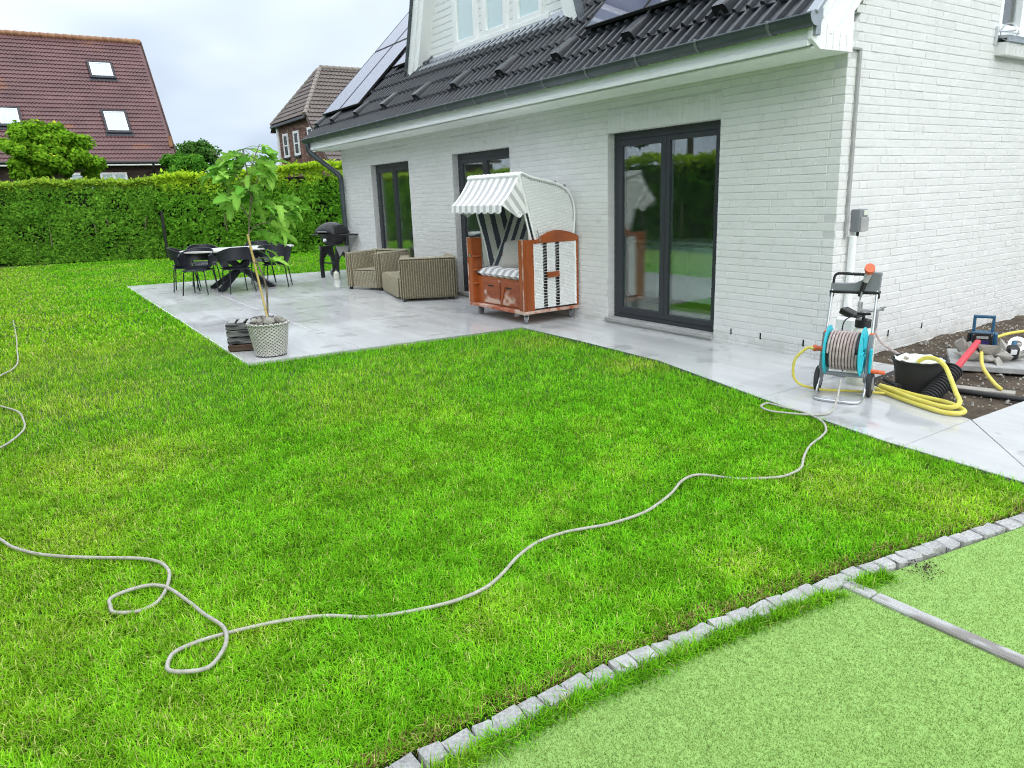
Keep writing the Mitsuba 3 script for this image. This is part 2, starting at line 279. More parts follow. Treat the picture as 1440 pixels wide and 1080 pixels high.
def blades(x, y, z0, L, w, col, lean, one=False):
    n = len(x); h = 12 * nz(x, y, 9, 2, 41) + rng.normal(0, 1.7, n); d = np.stack([np.cos(h), np.sin(h), 0 * h], 1); sd = np.stack([-np.sin(h), np.cos(h), 0 * h], 1)
    b = np.stack([x, y, z0], 1); up = np.array([0, 0, 1.]); L, w, lean = L[:, None], w[:, None], lean[:, None]
    tip = b + L * (d * np.sin(lean) + up * np.cos(lean))
    if one:
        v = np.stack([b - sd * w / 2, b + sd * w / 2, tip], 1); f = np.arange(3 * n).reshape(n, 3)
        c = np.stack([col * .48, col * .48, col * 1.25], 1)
    else:
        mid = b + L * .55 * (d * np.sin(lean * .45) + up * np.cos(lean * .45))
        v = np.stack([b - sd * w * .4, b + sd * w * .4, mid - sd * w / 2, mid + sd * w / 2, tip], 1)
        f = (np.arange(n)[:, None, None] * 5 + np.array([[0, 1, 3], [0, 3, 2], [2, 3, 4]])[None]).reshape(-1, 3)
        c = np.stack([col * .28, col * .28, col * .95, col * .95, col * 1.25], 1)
    return v.reshape(-1, 3), f, np.clip(c.reshape(-1, 3), 0, 1)
EDGE = np.array([(2.2, -9), (2.185, -6.2), (2.185, -5.26), (2.19, -4.69), (2.228, -4.06), (2.313, -3.32), (2.4, -2.75), (2.495, -2.2), (2.56, -1.8), (2.6, -1.5)])
PATCH = [(-1.09, -1.3, .3, .8), (-2.6, -1.35, .4, .55), (-1.3, -5.75, .7, .85), (-3.3, -5.7, .8, .8), (1.67, -4.63, .25, .5), (.8, -6.1, .35, .6), (1.5, -5.75, .25, .4), (1.75, -2.5, .4, .6), (1.2, -5.45, .25, .5), (-.2, -5.95, .5, .7), (2.2, -2.2, .35, .8), (2.0, -3.6, .25, .5), (-6, -5.6, 1.4, .5)]
def lawn_colour(x, y):
    t = smooth01(.5, .72, nz(x, y, .55, 3, 11)) * .3 + .5 * smooth01(-4.6, -6.2, y) * (.5 + nz(x, y, 1.1, 2, 13)) + smooth01(.58, .78, nz(x, y, 2.3, 3, 12)) * .25
    for px, py, r, a in PATCH: t = np.maximum(t, a * np.exp(-((x - px) ** 2 + (y - py) ** 2) / r ** 2) * (.65 + nz(x, y, 5, 2, 3)))
    t = np.clip(t, 0, 1)[:, None]
    g1, g2, dry = np.array([.075, .36, .006]), np.array([.32, .74, .035]), np.array([.72, .76, .24])
    a = np.clip(.25 * nz(x, y, 1.4, 3, 21) + .8 * rng.random(len(x)) - .05, 0, 1)[:, None]
    c = g1 * (1 - a) + g2 * a
    dryb = (rng.random(len(x)) < .025 + .22 * t[:, 0])[:, None]
    c = c * (1 - .6 * t) + np.array([.5, .7, .04]) * .6 * t
    c = c * (.78 + .44 * smooth01(.25, .75, .35 * nz(x, y, 4, 3, 51) + .65 * nz(x, y, 13, 2, 52)))[:, None] * rng.uniform(.7, 1.3, (len(x), 1))
    e = np.interp(y, EDGE[:, 1], EDGE[:, 0]) - .05 - x; th = (e < .02 + .09 * nz(x, y, 9, 2, 61)) & (y > -6) & (rng.random(len(x)) < .38) & (e > -.02)
    c = np.where(th[:, None], np.array([.4, .3, .12]) * rng.uniform(.4, 1.1, (len(x), 1)), c)
    return np.where(dryb, dry * rng.uniform(.5, 1.1, (len(x), 1)), c)
def smooth01(a, b, x): t = np.clip((x - a) / (b - a), 0, 1); return t * t * (3 - 2 * t)
VV, FF, CC, off = [], [], [], 0
for cnt, r0, r1, pw, Lm, wm, one in ((600000, 1.4, 6.6, 1.15, .048, .003, False), (330000, 4.6, 11.5, 1.3, .052, .0062, True), (330000, 9, 27, 1.3, .052, .019, True)):
    x, y, r = sample(LAWN, cnt, r0, r1, pw)
    kp = rng.random(len(r)) < np.minimum(smooth01(r0 - .01, r0 + (2 if r0 > 3 else .02), r), 1 - smooth01(r1 - 2.0, r1, r) * (r1 < 20)); x, y, r = x[kp], y[kp], r[kp]
    n = len(x); tall = .82 + .3 * nz(x, y, 3.5, 3, 8)
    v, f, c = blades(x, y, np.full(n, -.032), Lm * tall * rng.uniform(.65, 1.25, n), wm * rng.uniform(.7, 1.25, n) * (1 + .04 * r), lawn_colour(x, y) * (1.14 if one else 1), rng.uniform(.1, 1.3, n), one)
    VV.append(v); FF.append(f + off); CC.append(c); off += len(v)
# longer tufts leaning over the stone edging onto the turf
t = rng.random(5200); yy = -5.5 + 2.3 * t ** .9; xx = np.interp(yy, [-5.5, -4.73, -4.1, -3.39, -2.8, -2.29], [2.26, 2.25, 2.29, 2.37, 2.47, 2.54]) + rng.normal(.006, .02, 5200)
keep = nz(xx, yy, 2.2, 3, 31) + .25 * (yy < -3.2) > .47 - .1 * (yy < -4.2)
xx, yy = xx[keep], yy[keep]; n = len(xx)
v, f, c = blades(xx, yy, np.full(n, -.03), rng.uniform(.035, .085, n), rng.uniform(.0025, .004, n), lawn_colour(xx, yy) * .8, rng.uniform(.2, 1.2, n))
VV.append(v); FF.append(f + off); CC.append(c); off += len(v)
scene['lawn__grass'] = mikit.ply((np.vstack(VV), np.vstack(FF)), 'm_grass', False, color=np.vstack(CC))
tag('lawn__grass', 'lush wet green lawn grass with paler dry patches', kind='stuff')
x, y, r = sample(TURF, 760000, 1.3, 6.5, 1.1); n = len(x)
w = (rng.random(n) < .06)[:, None]; a = np.clip(.4 * nz(x, y, 2, 3, 4) + .6 * rng.random(n), 0, 1)[:, None]
c = np.array([.25, .42, .085]) * (1 - a) + np.array([.46, .61, .2]) * a; c = np.where(w, np.array([.1, .22, .04]), c)
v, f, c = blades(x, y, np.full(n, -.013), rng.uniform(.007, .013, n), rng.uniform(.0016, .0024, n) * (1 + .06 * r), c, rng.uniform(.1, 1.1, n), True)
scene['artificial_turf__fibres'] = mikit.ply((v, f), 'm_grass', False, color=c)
tag('artificial_turf__fibres', 'short pale green fibres of the artificial turf', kind='stuff')

# stone edging: one granite sett after another
seg = np.r_[0, np.cumsum(np.linalg.norm(np.diff(EDGE, axis=0), axis=1))]
add('stone_edging', MB().tube(np.c_[EDGE, np.full(len(EDGE), -.075)], .05, 6), 'm_soil'); tag('stone_edging', 'curved row of grey granite setts between lawn and artificial turf', 'edging')
s0 = 2.6
while s0 < seg[-1] - .05:
    L = rng.uniform(.088, .13) if s0 > 6.6 else rng.uniform(.07, .1)
    p = np.array([np.interp(s0 + L / 2, seg, EDGE[:, k]) for k in (0, 1)]); q = np.array([np.interp(s0 + L / 2 + .02, seg, EDGE[:, k]) for k in (0, 1)])
    a = math.atan2(*(q - p)[::-1]) + rng.normal(0, .05)
    m = MB().box((0, 0, 0), (L - rng.uniform(.002, .006), rng.uniform(.068, .082), .1), None, .007)
    v = m.v[0]; v += rng.normal(0, .003, v.shape); R = rz(a) @ rx(rng.normal(0, .035)) @ ry(rng.normal(0, .02))
    m.v[0] = v @ R.T + [p[0] + rng.normal(0, .004), p[1], -.051 + rng.normal(0, .002)]
    piece('stone_edging__sett', m, 'm_granite', 25); s0 += L
m = MB()
for x0, x1 in ((2.345, 2.46), (2.466, 3.35), (3.355, 4.4)): m.bx(x0, x1, -3.425, -3.365, -.06, .004, b=.006)
add('concrete_strip', m, 'm_strip'); tag('concrete_strip', 'narrow pale concrete kerb strip crossing the artificial turf at right', 'kerb strip')

m = MB()
for j in range(110):
    r_ = .0026 * rng.uniform(.4, 1.6); s_ = trimesh.creation.icosphere(0, r_); m.add(s_.vertices + [2.47 + rng.normal(0, .035), -3.03 + rng.normal(0, .04), -.003], s_.faces)
add('artificial_turf__dirt', m, 'm_soil'); tag('artificial_turf__dirt', 'smear of dark soil crumbs on the turf beside the stone edging', kind='stuff')

# ================================================================ the white brick house
tag('house', 'white painted brick house with dark tiled roof and white clad dormer', 'house')
mb = MB()
OPEN = [(-9.87, -8.24), (-6.68, -5.055), (-2.985, -1.315)]; ZB, ZT = .07, 2.22
edges = [-11.33] + [v for o in OPEN for v in o] + [-.006]
for k in range(0, len(edges), 2): mb.bx(edges[k], edges[k + 1], .0042, .24, -.3, ZT)
mb.bx(-11.33, -.006, .0042, .24, ZT, 2.75)
for a, b in OPEN: mb.bx(a, b, .03, .24, -.3, ZB - .06)
add('house__front_wall', mb, 'm_mortar')
CO, BL = .07, .245
def brick(mb, u0, u1, z0, z1, axis, depth=.05):
    J = .0036; o = rng.normal(0, .0011)
    L, H = u1 - u0 - 1.0 * J, z1 - z0 - 2 * J
    if L < .012: return
    m = MB().box((0, 0, 0), (L, depth, H), rx(rng.normal(0, .012)) @ rz(rng.normal(0, .004)) @ ry(rng.normal(0, .003)), .003)
    v = m.v[0]; c = np.array([(u0 + u1) / 2, depth / 2 + o, (z0 + z1) / 2])
    v = v + c
    if axis == 1: v = np.stack([-v[:, 1], v[:, 0], v[:, 2]], 1)
    mb.add(v, m.f[0])
def course(u0, u1, r, seed):
    q = np.random.default_rng(seed * 1000 + r); u, out = u0 - q.uniform(0, BL), []
    while u < u1:
        w = BL if q.random() > .2 else BL / 2 + .003
        out.append((max(u, u0), min(u + w, u1))); u += w
    return out
cand = []   # (distance to camera, draw function)
def cut(a, b, holes):
    iv = [(a, b)]
    for h0, h1 in holes: iv = [p for (x, y) in iv for p in ((x, min(y, h0)), (max(x, h1), y)) if p[1] - p[0] > .02]
    return iv
for r in range(-1, 38):
    z0, z1 = r * CO - .03, (r + 1) * CO - .03
    if z0 > 2.6: break
    u1 = 0.0 if r % 2 else -.123
    holes = [o for o in OPEN if z1 > ZB - .02 and z0 < ZT - .01]
    sold = [(o[0] - .0, o[1] + .0) for o in OPEN if z1 > ZT and z0 < ZT + .25]
    for a, b in course(-11.33, u1, r, 1):
        for x, y in cut(a, b, holes + sold): cand.append((np.hypot((x + y) / 2 - CAM[0], CAM[1]) + .3 * abs((z0 + z1) / 2 - 1.5), 0, x, y, z0, min(z1, 2.62), r % 2 and y > -.001))
for a, b in OPEN:
    nb = int(round((b - a) / .074)); w = (b - a) / nb
    for k in range(nb):
        s = .0 if k % 3 else .06
        cand.append((np.hypot(a + k * w - CAM[0], CAM[1]) + .3, 0, a + k * w, a + (k + 1) * w, ZT + .002, ZT + .19 + s, False))
        cand.append((np.hypot(a + k * w - CAM[0], CAM[1]) + .35, 0, a + k * w, a + (k + 1) * w, ZT + .19 + s, ZT + .253, False))
GW = (2.5, 3.75, 2.93, 4.3)
for r in range(-2, 105):
    z0, z1 = r * CO - .03, (r + 1) * CO - .03; zc = (z0 + z1) / 2
    lo, hi = max(0.0 if not r % 2 else .123, (zc - 2.87) / .95), min(9.0, 9 - (zc - 2.87) / .95)
    if hi < lo + .05: break
    holes = [(GW[0], GW[1])] if z1 > GW[2] - .2 and z0 < GW[3] else []
    for a, b in course(lo, hi, r, 2):
        for x, y in cut(a, b, holes): cand.append((np.hypot((x + y) / 2 - CAM[1], CAM[0]) + .3 * abs(zc - 1.5) + 40 * (zc > 3.9 or y > 3.3), 1, x, y, z0, z1, (not r % 2) and x < .001))
cand.sort(key=lambda c: c[0])
rest = [MB(), MB()]
for k, (d_, ax, x, y, z0, z1, deep) in enumerate(cand):
    dep = .112 if deep else .05
    if k < 300:
        m = MB(); brick(m, x, y, z0, z1, ax, dep)
        if m.v: piece(('house__front_wall__brick', 'house__gable_wall__brick')[ax], m, 'm_brick')
    else: brick(rest[ax], x, y, z0, z1, ax, dep)
add('house__front_wall__brickwork', rest[0], 'm_brick'); labels['house__front_wall__brickwork'] = {'kind': 'stuff'}
add('house__gable_wall__brickwork', rest[1], 'm_brick'); labels['house__gable_wall__brickwork'] = {'kind': 'stuff'}
gw = sg.Polygon([(.008, -.3), (9, -.3), (9, 2.7), (4.5, 7.25), (.008, 2.78)]).difference(sg.box(GW[0], GW[2], GW[1], GW[3]))
add('house__gable_wall', MB().prism(gw, .2, M=((0, 1, 0), (0, 0, 1), (1, 0, 0)), o=(-.2042, 0, 0)), 'm_mortar')
m = MB().bx(-11.33, -11.1, .24, 9, -.3, 2.7).bx(-11.1, -.21, 8.77, 9, -.3, 2.7)
m.prism([(.008, 2.7), (9, 2.7), (4.5, 7.25)], .2, M=((0, 1, 0), (0, 0, 1), (1, 0, 0)), o=(-11.33, 0, 0))
add('house__rear_wall', m, 'm_mortar')
for x in (-1.08, -.72, -.24): piece('house__front_wall__weep_hole', B(x - .006, x + .006, -.006, .02, .105, .165), 'm_black')
for y in (.66, 1.0, 1.62): piece('house__gable_wall__weep_hole', B(-.02, .006, y - .006, y + .006, .1, .16), 'm_black')
# rooms behind the glass
m = MB(); m.bx(-11.1, -.21, .1, 8.7, .0, .05); add('house__floor', m, 'm_int_floor')
m = MB(); m.bx(-11.1, -.21, 4.2, 4.3, .05, 2.5); m.bx(-4.75, -4.65, .25, 4.2, .05, 2.5); m.bx(-7.9, -7.8, .25, 4.2, .05, 2.5); m.bx(-11.1, -.21, .25, 4.3, 2.5, 2.55)
add('house__interior_wall', m, 'm_interior')
# patio doors
def patio_door(x0, x1, k):
    d = nk('house__patio_door'); y = .105; fr = MB(); F = .075
    for a in ((x0 - .02, x0 + F), (x1 - F, x1 + .02)): fr.bx(*a, y, y + .07, ZB, ZT + .02, b=.004)
    fr.bx(x0 + F - .001, x1 - F + .001, y + .001, y + .07, ZT - .085, ZT + .02, b=.004); fr.bx(x0 + F - .001, x1 - F + .001, y + .001, y + .07, ZB, ZB + .05, b=.004)
    add(d, fr, 'm_anthracite')
    xm = (x0 + x1) / 2 - .03
    for a, b, n_ in ((x0 + F, xm + .035, 0), (xm + .04, x1 - F, 1)):
        s = MB(); w = .07 if n_ == 0 else .055; z0, z1 = ZB + .05, ZT - .085
        s.bx(a, a + w, y - .012, y + .05, z0, z1, b=.005); s.bx(b - w, b, y - .012, y + .05, z0, z1, b=.005)
        s.bx(a + w, b - w, y - .01, y + .05, z1 - w, z1, b=.005); s.bx(a + w, b - w, y - .01, y + .05, z0, z0 + w + .01, b=.005)
        piece(d + '__sash', s, 'm_anthracite')
        gl = MB()
        for yy in (y + .012, y + .034): gl.add([[a + w, yy, z0 + w], [b - w, yy, z0 + w], [b - w, yy, z1 - w], [a + w, yy, z1 - w]], [[0, 1, 2, 3]])
        piece(d + '__pane', gl, 'm_glass')
        bead = MB(); e = .012
        bead.bx(a + w, a + w + e, y + .04, y + .05, z0 + w, z1 - w).bx(b - w - e, b - w, y + .04, y + .05, z0 + w, z1 - w).bx(a + w + e, b - w - e, y + .04, y + .05, z0 + w, z0 + w + e)
        piece(d + '__spacer', bead, 'm_alu')
    add(d + '__handle', MB().bx(xm + .055, xm + .08, y + .05, y + .09, 1.02, 1.16, b=.004).bx(xm + .06, xm + .075, y + .07, y + .09, 1.0, 1.03, b=.003), 'm_alu')
    sill = MB().bx(x0 - .035, x1 + .0, -.03, y + .06, ZB - .05, ZB - .004, b=.006); add(d + '__sill', sill, 'm_concrete')
    add(d + '__reveal', MB().bx(x0 - .02, x0 - .0005, .055, y + .0, ZB, ZT, b=0), 'm_brick')
for k, (a, b) in enumerate(OPEN): patio_door(a, b, k)
# roof
add('house__roof', MB().add([[-11.7, -.57, 2.74], [.02, -.57, 2.74], [.02, 4.55, 7.86], [-11.7, 4.55, 7.86], [.02, 9.6, 2.74], [-11.7, 9.6, 2.74]], [[0, 1, 2, 3], [3, 2, 4, 5]]), 'm_roof_under')
S2 = math.sqrt(.5)
pu = np.array([0, .01, .028, .046, .058, .068, .15]); ph = np.array([.0, .036, .046, .036, -.018, .0, .0])
PU = np.r_[pu, pu[1:] + .15]; PH = np.r_[ph, ph[1:]]
def tile_mesh(x0, y0, L=.4):
    """one double-roll tile: lower edge at y0 on the 45 degree roof plane z = y + 3.37"""
    j = rng.normal(0, .0025); low = .036 + rng.normal(0, .0025)
    def at(v, h): return np.stack([x0 + PU * .997 + j, y0 + v * S2 - h * S2, y0 + 3.37 + v * S2 + h * S2], 1)
    P = np.stack([at(0.0, PH + low - .024), at(0.0, PH + low), at(L, PH - .004)])
    return MB().grid(P)
XT = [-11.7 + .3 * k for k in range(39)]
rest = MB(); YT = lambda k: -.595 + .24 * k
vents = [-1.03 - 1.2 * k for k in range(9)]
for k in range(21):
    for x in XT:
        if k >= 4 and -8.0 < x < -4.1 and k < 12: continue
        m = tile_mesh(x, YT(k))
        if k < 4 or (k < 6 and (-9.8 < x < -8.1)): piece('house__roof__tile', m, 'm_tile', 40)
        else: rest.add(m.v[0], m.f[0])
add('house__roof__tile_field', rest, 'm_tile', 40); labels['house__roof__tile_field'] = {'kind': 'stuff'}
RM = np.stack([(1, 0, 0), (0, S2, S2), (0, -S2, S2)], 1)
for x in vents + [-11.5]:
    y = YT(1) + .02; m = MB(); W = .082
    prof = [(-W, 0), (-W * .95, .085), (-W * .75, .115), (W * .75, .115), (W * .95, .085), (W, 0)]
    P = np.array([[[a, v, h * (1 - .55 * max(0, (v - .03)) / .33) + .02] for a, h in prof] for v in (0.0, .03, .2, .34)])
    m.grid(P.transpose(1, 0, 2)); m.v[0] = m.v[0] @ RM.T + [x, y, y + 3.37]
    c = nk('house__roof__vent_tile'); add(c, m, 'm_tile', 40)
    q = MB().prism([(a * .9, h * .9) for a, h in prof], .004, M=((1, 0, 0), (0, 0, 1), (0, -1, 0)), o=(0, .004, .02)); q.v[0] = q.v[0] @ RM.T + [x, y, y + 3.37]
    scene[c]['bsdf'] = {'type': 'ref', 'id': 'm_tile'}
    piece('house__roof__vent_opening', q, 'm_black')
# eaves: soffit boards, fascia, gutter
for k in range(5): piece('house__eaves__soffit_board', B(-11.72, 0, -.5 + .1 * k + .008, -.5 + .1 * k + .093, 2.598, 2.618, b=.004), 'm_white_board')
add('house__eaves', MB().bx(-11.72, .0, -.53, -.503, 2.62, 2.78, b=.008).bx(-11.72, 0, -.552, -.5301, 2.612, 2.66, b=.008), 'm_white_board')
gx = np.linspace(-11.78, .09, 40); an = np.linspace(PI, 2 * PI, 13); gy, gz, gr = -.585, 2.815, .078
m = MB()
for rr, fl in ((gr, 1), (gr - .004, -1)):
    P = np.array([[[x, gy - rr * math.cos(a - PI) * 1, gz + rr * math.sin(a)] for a in an[::fl]] for x in gx]); m.grid(P)
m.tube([[x, gy - gr, gz + .004] for x in gx], .011, 8)
add('house__gutter', m, 'm_zinc', 35)
for x in (-11.78, .088): piece('house__gutter__end_cap', MB().prism([(gr * math.cos(a), gr * math.sin(a)) for a in an] + [(gr * .9, .07), (-gr * .5, .03)], .004, M=((0, 1, 0), (0, 0, 1), (1, 0, 0)), o=(x, gy, gz)), 'm_zinc_light')
for k in range(16):
    x = -.3 - .762 * k
    m = MB()
    P = np.array([[[x + dx, gy - (gr + .005) * math.cos(a - PI), gz + (gr + .005) * math.sin(a)] for a in an] for dx in (-.015, .015)]); m.grid(P)
    m.box((x, gy - gr, gz + .008), (.03, .03, .026), None, .004)
    piece('house__gutter__bracket', m, 'm_zinc_mid', 35)
dp = spline([(-11.64, -.585, 2.76), (-11.64, -.585, 2.66), (-11.62, -.53, 2.55), (-11.45, -.28, 2.3), (-11.3, -.13, 2.13), (-11.25, -.085, 2.02), (-11.245, -.08, 1.8), (-11.245, -.08, .0)], 6)
add('house__downpipe', MB().tube(dp, .05, 14).tube([(-11.245, -.08, 1.9), (-11.245, -.08, 1.8)], .056, 14), 'm_zinc', 40)
# verge: white barge board with eaves box end, zinc capping
m = MB(); m.prism([(-.006, 2.6), (-.44, 2.592), (-.56, 2.66), (-.56, 2.8), (4.5, 7.8), (4.5, 7.32), (-.02, 2.9)], .035, M=((0, 1, 0), (0, 0, 1), (1, 0, 0)), o=(.003, 0, 0))
add('house__barge_board', m, 'm_white'); d = np.array([0, S2, S2])
for o, w in ((.075, .012), (.2, .012)): piece('house__barge_board__batten', MB().beam((.044, -.5 + o * S2 * 1.2, 2.86 - o * S2 * 1.2 + .02), (.044, 4.3, 7.66 - o * 1.7 * S2 * 1.2 + .02), w, .02, (1, 0, 0), .004), 'm_white')
for y in (-.1, -.19, -.28, -.37): piece('house__barge_board__groove', B(.036, .0388, y - .0015, y + .0015, 2.602, 2.72 - .2 * (y + .1)), 'm_concrete')
add('house__verge_trim', MB().beam((.058, -.6, 2.83), (.058, 4.5, 7.93), .035, .1, (1, 0, 0), .006).bx(.036, .07, -.55, -.49, 2.68, 2.9, b=.004), 'm_zinc_light')
# dormer
dm = 'house__dormer'
xl = lambda z: -8.36 + .36 * (z - 3.6); xr = lambda z: -3.78 - .36 * (z - 3.6); ZD = 5.75
add(dm, MB().prism([(xl(3.3), 3.3), (xr(3.3), 3.3), (xr(ZD), ZD), (xl(ZD), ZD)], 2.2, M=((1, 0, 0), (0, 0, 1), (0, -1, 0)), o=(0, 2.66, 0)), 'm_tile')
for k in range(19):
    z = 3.785 + .102 * k; m = MB().box((0, 0, 0), (xr(z + .05) - xl(z + .05) - .3, .02, .094), rx(.03), .003); m.v[0] += [-6.07, .436, z + .05]
    piece(dm + '__cladding_board', m, 'm_white_board')
for s in (0, 1):
    X = (lambda z, o: xl(z) + o) if s == 0 else (lambda z, o: xr(z) - o)
    m = MB().prism([(X(3.56, -.07), 3.56), (X(3.72, .24), 3.72), (X(ZD, .24), ZD), (X(ZD, -.07), ZD)], .035, M=((1, 0, 0), (0, 0, 1), (0, -1, 0)), o=(0, .26, 0))
    piece(dm + '__barge_board', m, 'm_white')
    m = MB().prism([(X(3.56, -.085), 3.56), (X(3.63, .09), 3.63), (X(ZD, .09), ZD), (X(ZD, -.085), ZD)], .03, M=((1, 0, 0), (0, 0, 1), (0, -1, 0)), o=(0, .224, 0))
    piece(dm + '__trim_board', m, 'm_white')
    m = MB().prism([(X(3.74, .2), 3.74), (X(3.74, .225), 3.74), (X(ZD, .225), ZD), (X(ZD, .2), ZD)], .2, M=((1, 0, 0), (0, 0, 1), (0, -1, 0)), o=(0, .46, 0)); piece(dm + '__side_board', m, 'm_white')
    piece(dm + '__edge_flashing', MB().beam((X(3.52, -.1), .2, 3.52), (X(ZD, -.1), .2, ZD), .02, .12, (0, 1, 0), .003), 'm_zinc')
add(dm + '__roof_edge', MB().bx(xl(ZD) - .2, xr(ZD) + .2, .15, 2.7, ZD, ZD + .16, b=.01), 'm_white')
m = MB().box((-6.07, .345, 3.735), (4.0, .02, .19), rx(-.35), .003).box((-6.07, .285, 3.675), (4.1, .12, .006), RM, 0)
for k in range(27): m.tube([(-8.02 + .15 * k, .215, 3.645), (-8.02 + .15 * k, .33, 3.725)], .026, 8)
add(dm + '__flashing', m, 'm_zinc_light', 35)
for a, b in ((-6.965, -6.48), (-6.11, -5.655), (-5.275, -4.79)):
    y = .365; z0, z1 = 3.94, 5.3; k = nk(dm + '__window'); f = .075; m = MB()
    m.bx(a - f, a, y, y + .07, z0 - f, z1 + f, b=.006).bx(b, b + f, y, y + .07, z0 - f, z1 + f, b=.006).bx(a, b, y + .001, y + .07, z0 - f, z0, b=.006).bx(a, b, y + .001, y + .07, z1, z1 + f, b=.006)
    m.bx(a - f - .07, a - f - .002, y + .015, y + .07, z0 - f, z1 + f, b=.005)
    add(k, m, 'm_white')
    piece(dm + '__window_pane', MB().add([[a, y + .03, z0], [b, y + .03, z0], [b, y + .03, z1], [a, y + .03, z1]], [[0, 1, 2, 3]]), 'm_glass')
    piece(dm + '__blind', B(a, b, y + .05, y + .06, z0, z1), 'm_dormer_blind')
add(dm + '__apron_board', MB().bx(-7.12, -4.55, .352, .362 + .03, 3.795, 3.864, b=.006), 'm_white')
# gable window with rowlock sill
wn = 'house__gable_window'; y0, y1, z0, z1 = GW; m = MB(); f = .07; x = -.12
m.bx(x, x + .07, y0, y0 + f, z0, z1, b=.005).bx(x, x + .07, y1 - f, y1, z0, z1, b=.005).bx(x, x + .07, y0 + f, y1 - f, z0, z0 + f, b=.005).bx(x, x + .07, y0 + f, y1 - f, z1 - f, z1, b=.005).bx(x + .001, x + .068, (y0 + y1) / 2 - .05, (y0 + y1) / 2 + .05, z0 + f, z1 - f, b=.005)
add(wn, m, 'm_white')
for a, b in ((y0 + f, (y0 + y1) / 2 - .05), ((y0 + y1) / 2 + .05, y1 - f)):
    s = MB().bx(x + .01, x + .09, a, a + .055, z0 + f, z1 - f, b=.005).bx(x + .01, x + .09, b - .055, b, z0 + f, z1 - f, b=.005).bx(x + .011, x + .089, a + .055, b - .055, z0 + f, z0 + f + .055, b=.005).bx(x + .011, x + .089, a + .055, b - .055, z1 - f - .055, z1 - f, b=.005)
    piece(wn + '__sash', s, 'm_white'); piece(wn + '__pane', MB().add([[x + .03, a + .055, z0 + f], [x + .03, b - .055, z0 + f], [x + .03, b - .055, z1 - f], [x + .03, a + .055, z1 - f]], [[0, 1, 2, 3]]), 'm_glass')
add('house__attic_room', MB().bx(-1.6, -1.55, 2.0, 4.5, 2.6, 4.6), 'm_dark_inside')
add(wn + '__sill', MB().box((.0, (y0 + y1) / 2, z0 - .012), (.26, y1 - y0 + .08, .03), ry(.12), .004).bx(.1, .128, y0 - .04, y1 + .04, z0 - .075, z0 - .02, b=.004), 'm_zinc_light')
for k in range(18): piece(wn + '__sill_brick', MB().box((.02, y0 + .005 + .0735 * k, z0 - .125), (.17, .066, .12), ry(.1), .005), 'm_brick')
m = MB().bx(0, .03, y0 - .07, y0 - .055, z0 - .09, z0 + .08, b=.002).tube([(.02 + .075 + .075 * math.cos(a), y0 - .03 + .01 * a, z0 + .02 + .075 * math.sin(a)) for a in np.linspace(0, 2 * PI, 20)], .006, 6).tube([(.03, y0 - .06, z0 + .03), (.09, y0 + .14, z0 + .045)], .008, 6)
add('shutter_bracket', m, 'm_alu', 40); tag('shutter_bracket', 'small metal bracket with wire loop beside the upper gable window', 'bracket')
# solar panels on the roof
PVL = [(-11.555, -10.6, -.155), (-10.585, -9.635, -.155), (-11.555, -10.6, 1.13), (-10.585, -9.635, 1.13), (-9.36, -8.41, .46), (-11.555, -10.6, 2.42), (-10.585, -9.635, 2.42), (-9.36, -8.41, 1.745), (-9.36, -8.41, 3.03)]
PVR = [(-3.17, -2.22, -.09), (-2.2, -1.25, -.09), (-3.17, -2.22, 1.2), (-2.2, -1.25, 1.2)]
NM = ['lower left', 'lower right', 'upper left', 'upper right']
for k, (a, b, y) in enumerate(PVL + PVR):
    L = 1.275 / S2; key = nk('solar_panel')
    lab = ['pale reflecting solar panel nearest the left gutter end, outer lower corner', 'pale solar panel of the lowest row, second from the left roof edge', 'second solar panel up along the left roof edge', 'solar panel above the lowest row, second from the left roof edge',
           'solar panel with cut off lower corner just left of the dormer', 'third solar panel up along the left roof edge', 'topmost solar panel of the second column from the left roof edge', 'second solar panel up in the column beside the dormer', 'topmost solar panel in the column beside the dormer',
           'dark blue solar panel touching the right side of the dormer', 'dark solar panel second to the right of the dormer', 'solar panel above the one touching the dormer on its right', 'upper solar panel farthest right of the dormer'][k]
    tag(key, lab, 'solar panel', 'solar panels on the dark tiled roof')
    o = np.array([0, y, y + 3.37]) + np.array([0, -S2, S2]) * .115
    def place(mm): mm.v = [v @ RM.T + o for v in mm.v]; return mm
    fr = MB().bx(a, a + .016, 0, L - .01, -.018, .018).bx(b - .016, b, 0, L - .01, -.018, .018).bx(a + .016, b - .016, 0, .016, -.018, .018).bx(a + .016, b - .016, L - .026, L - .01, -.018, .018)
    add(key + '__frame', place(fr), 'm_black'); add(key + '__cell_face', place(B(a + .016, b - .016, .016, L - .026, -.012, .013)), 'm_pv')
    rl = MB()
    for v in (.35, 1.4): rl.bx(a + .03, b - .03, v, v + .04, -.075, -.019)
    add(key + '__rail', place(rl), 'm_alu')
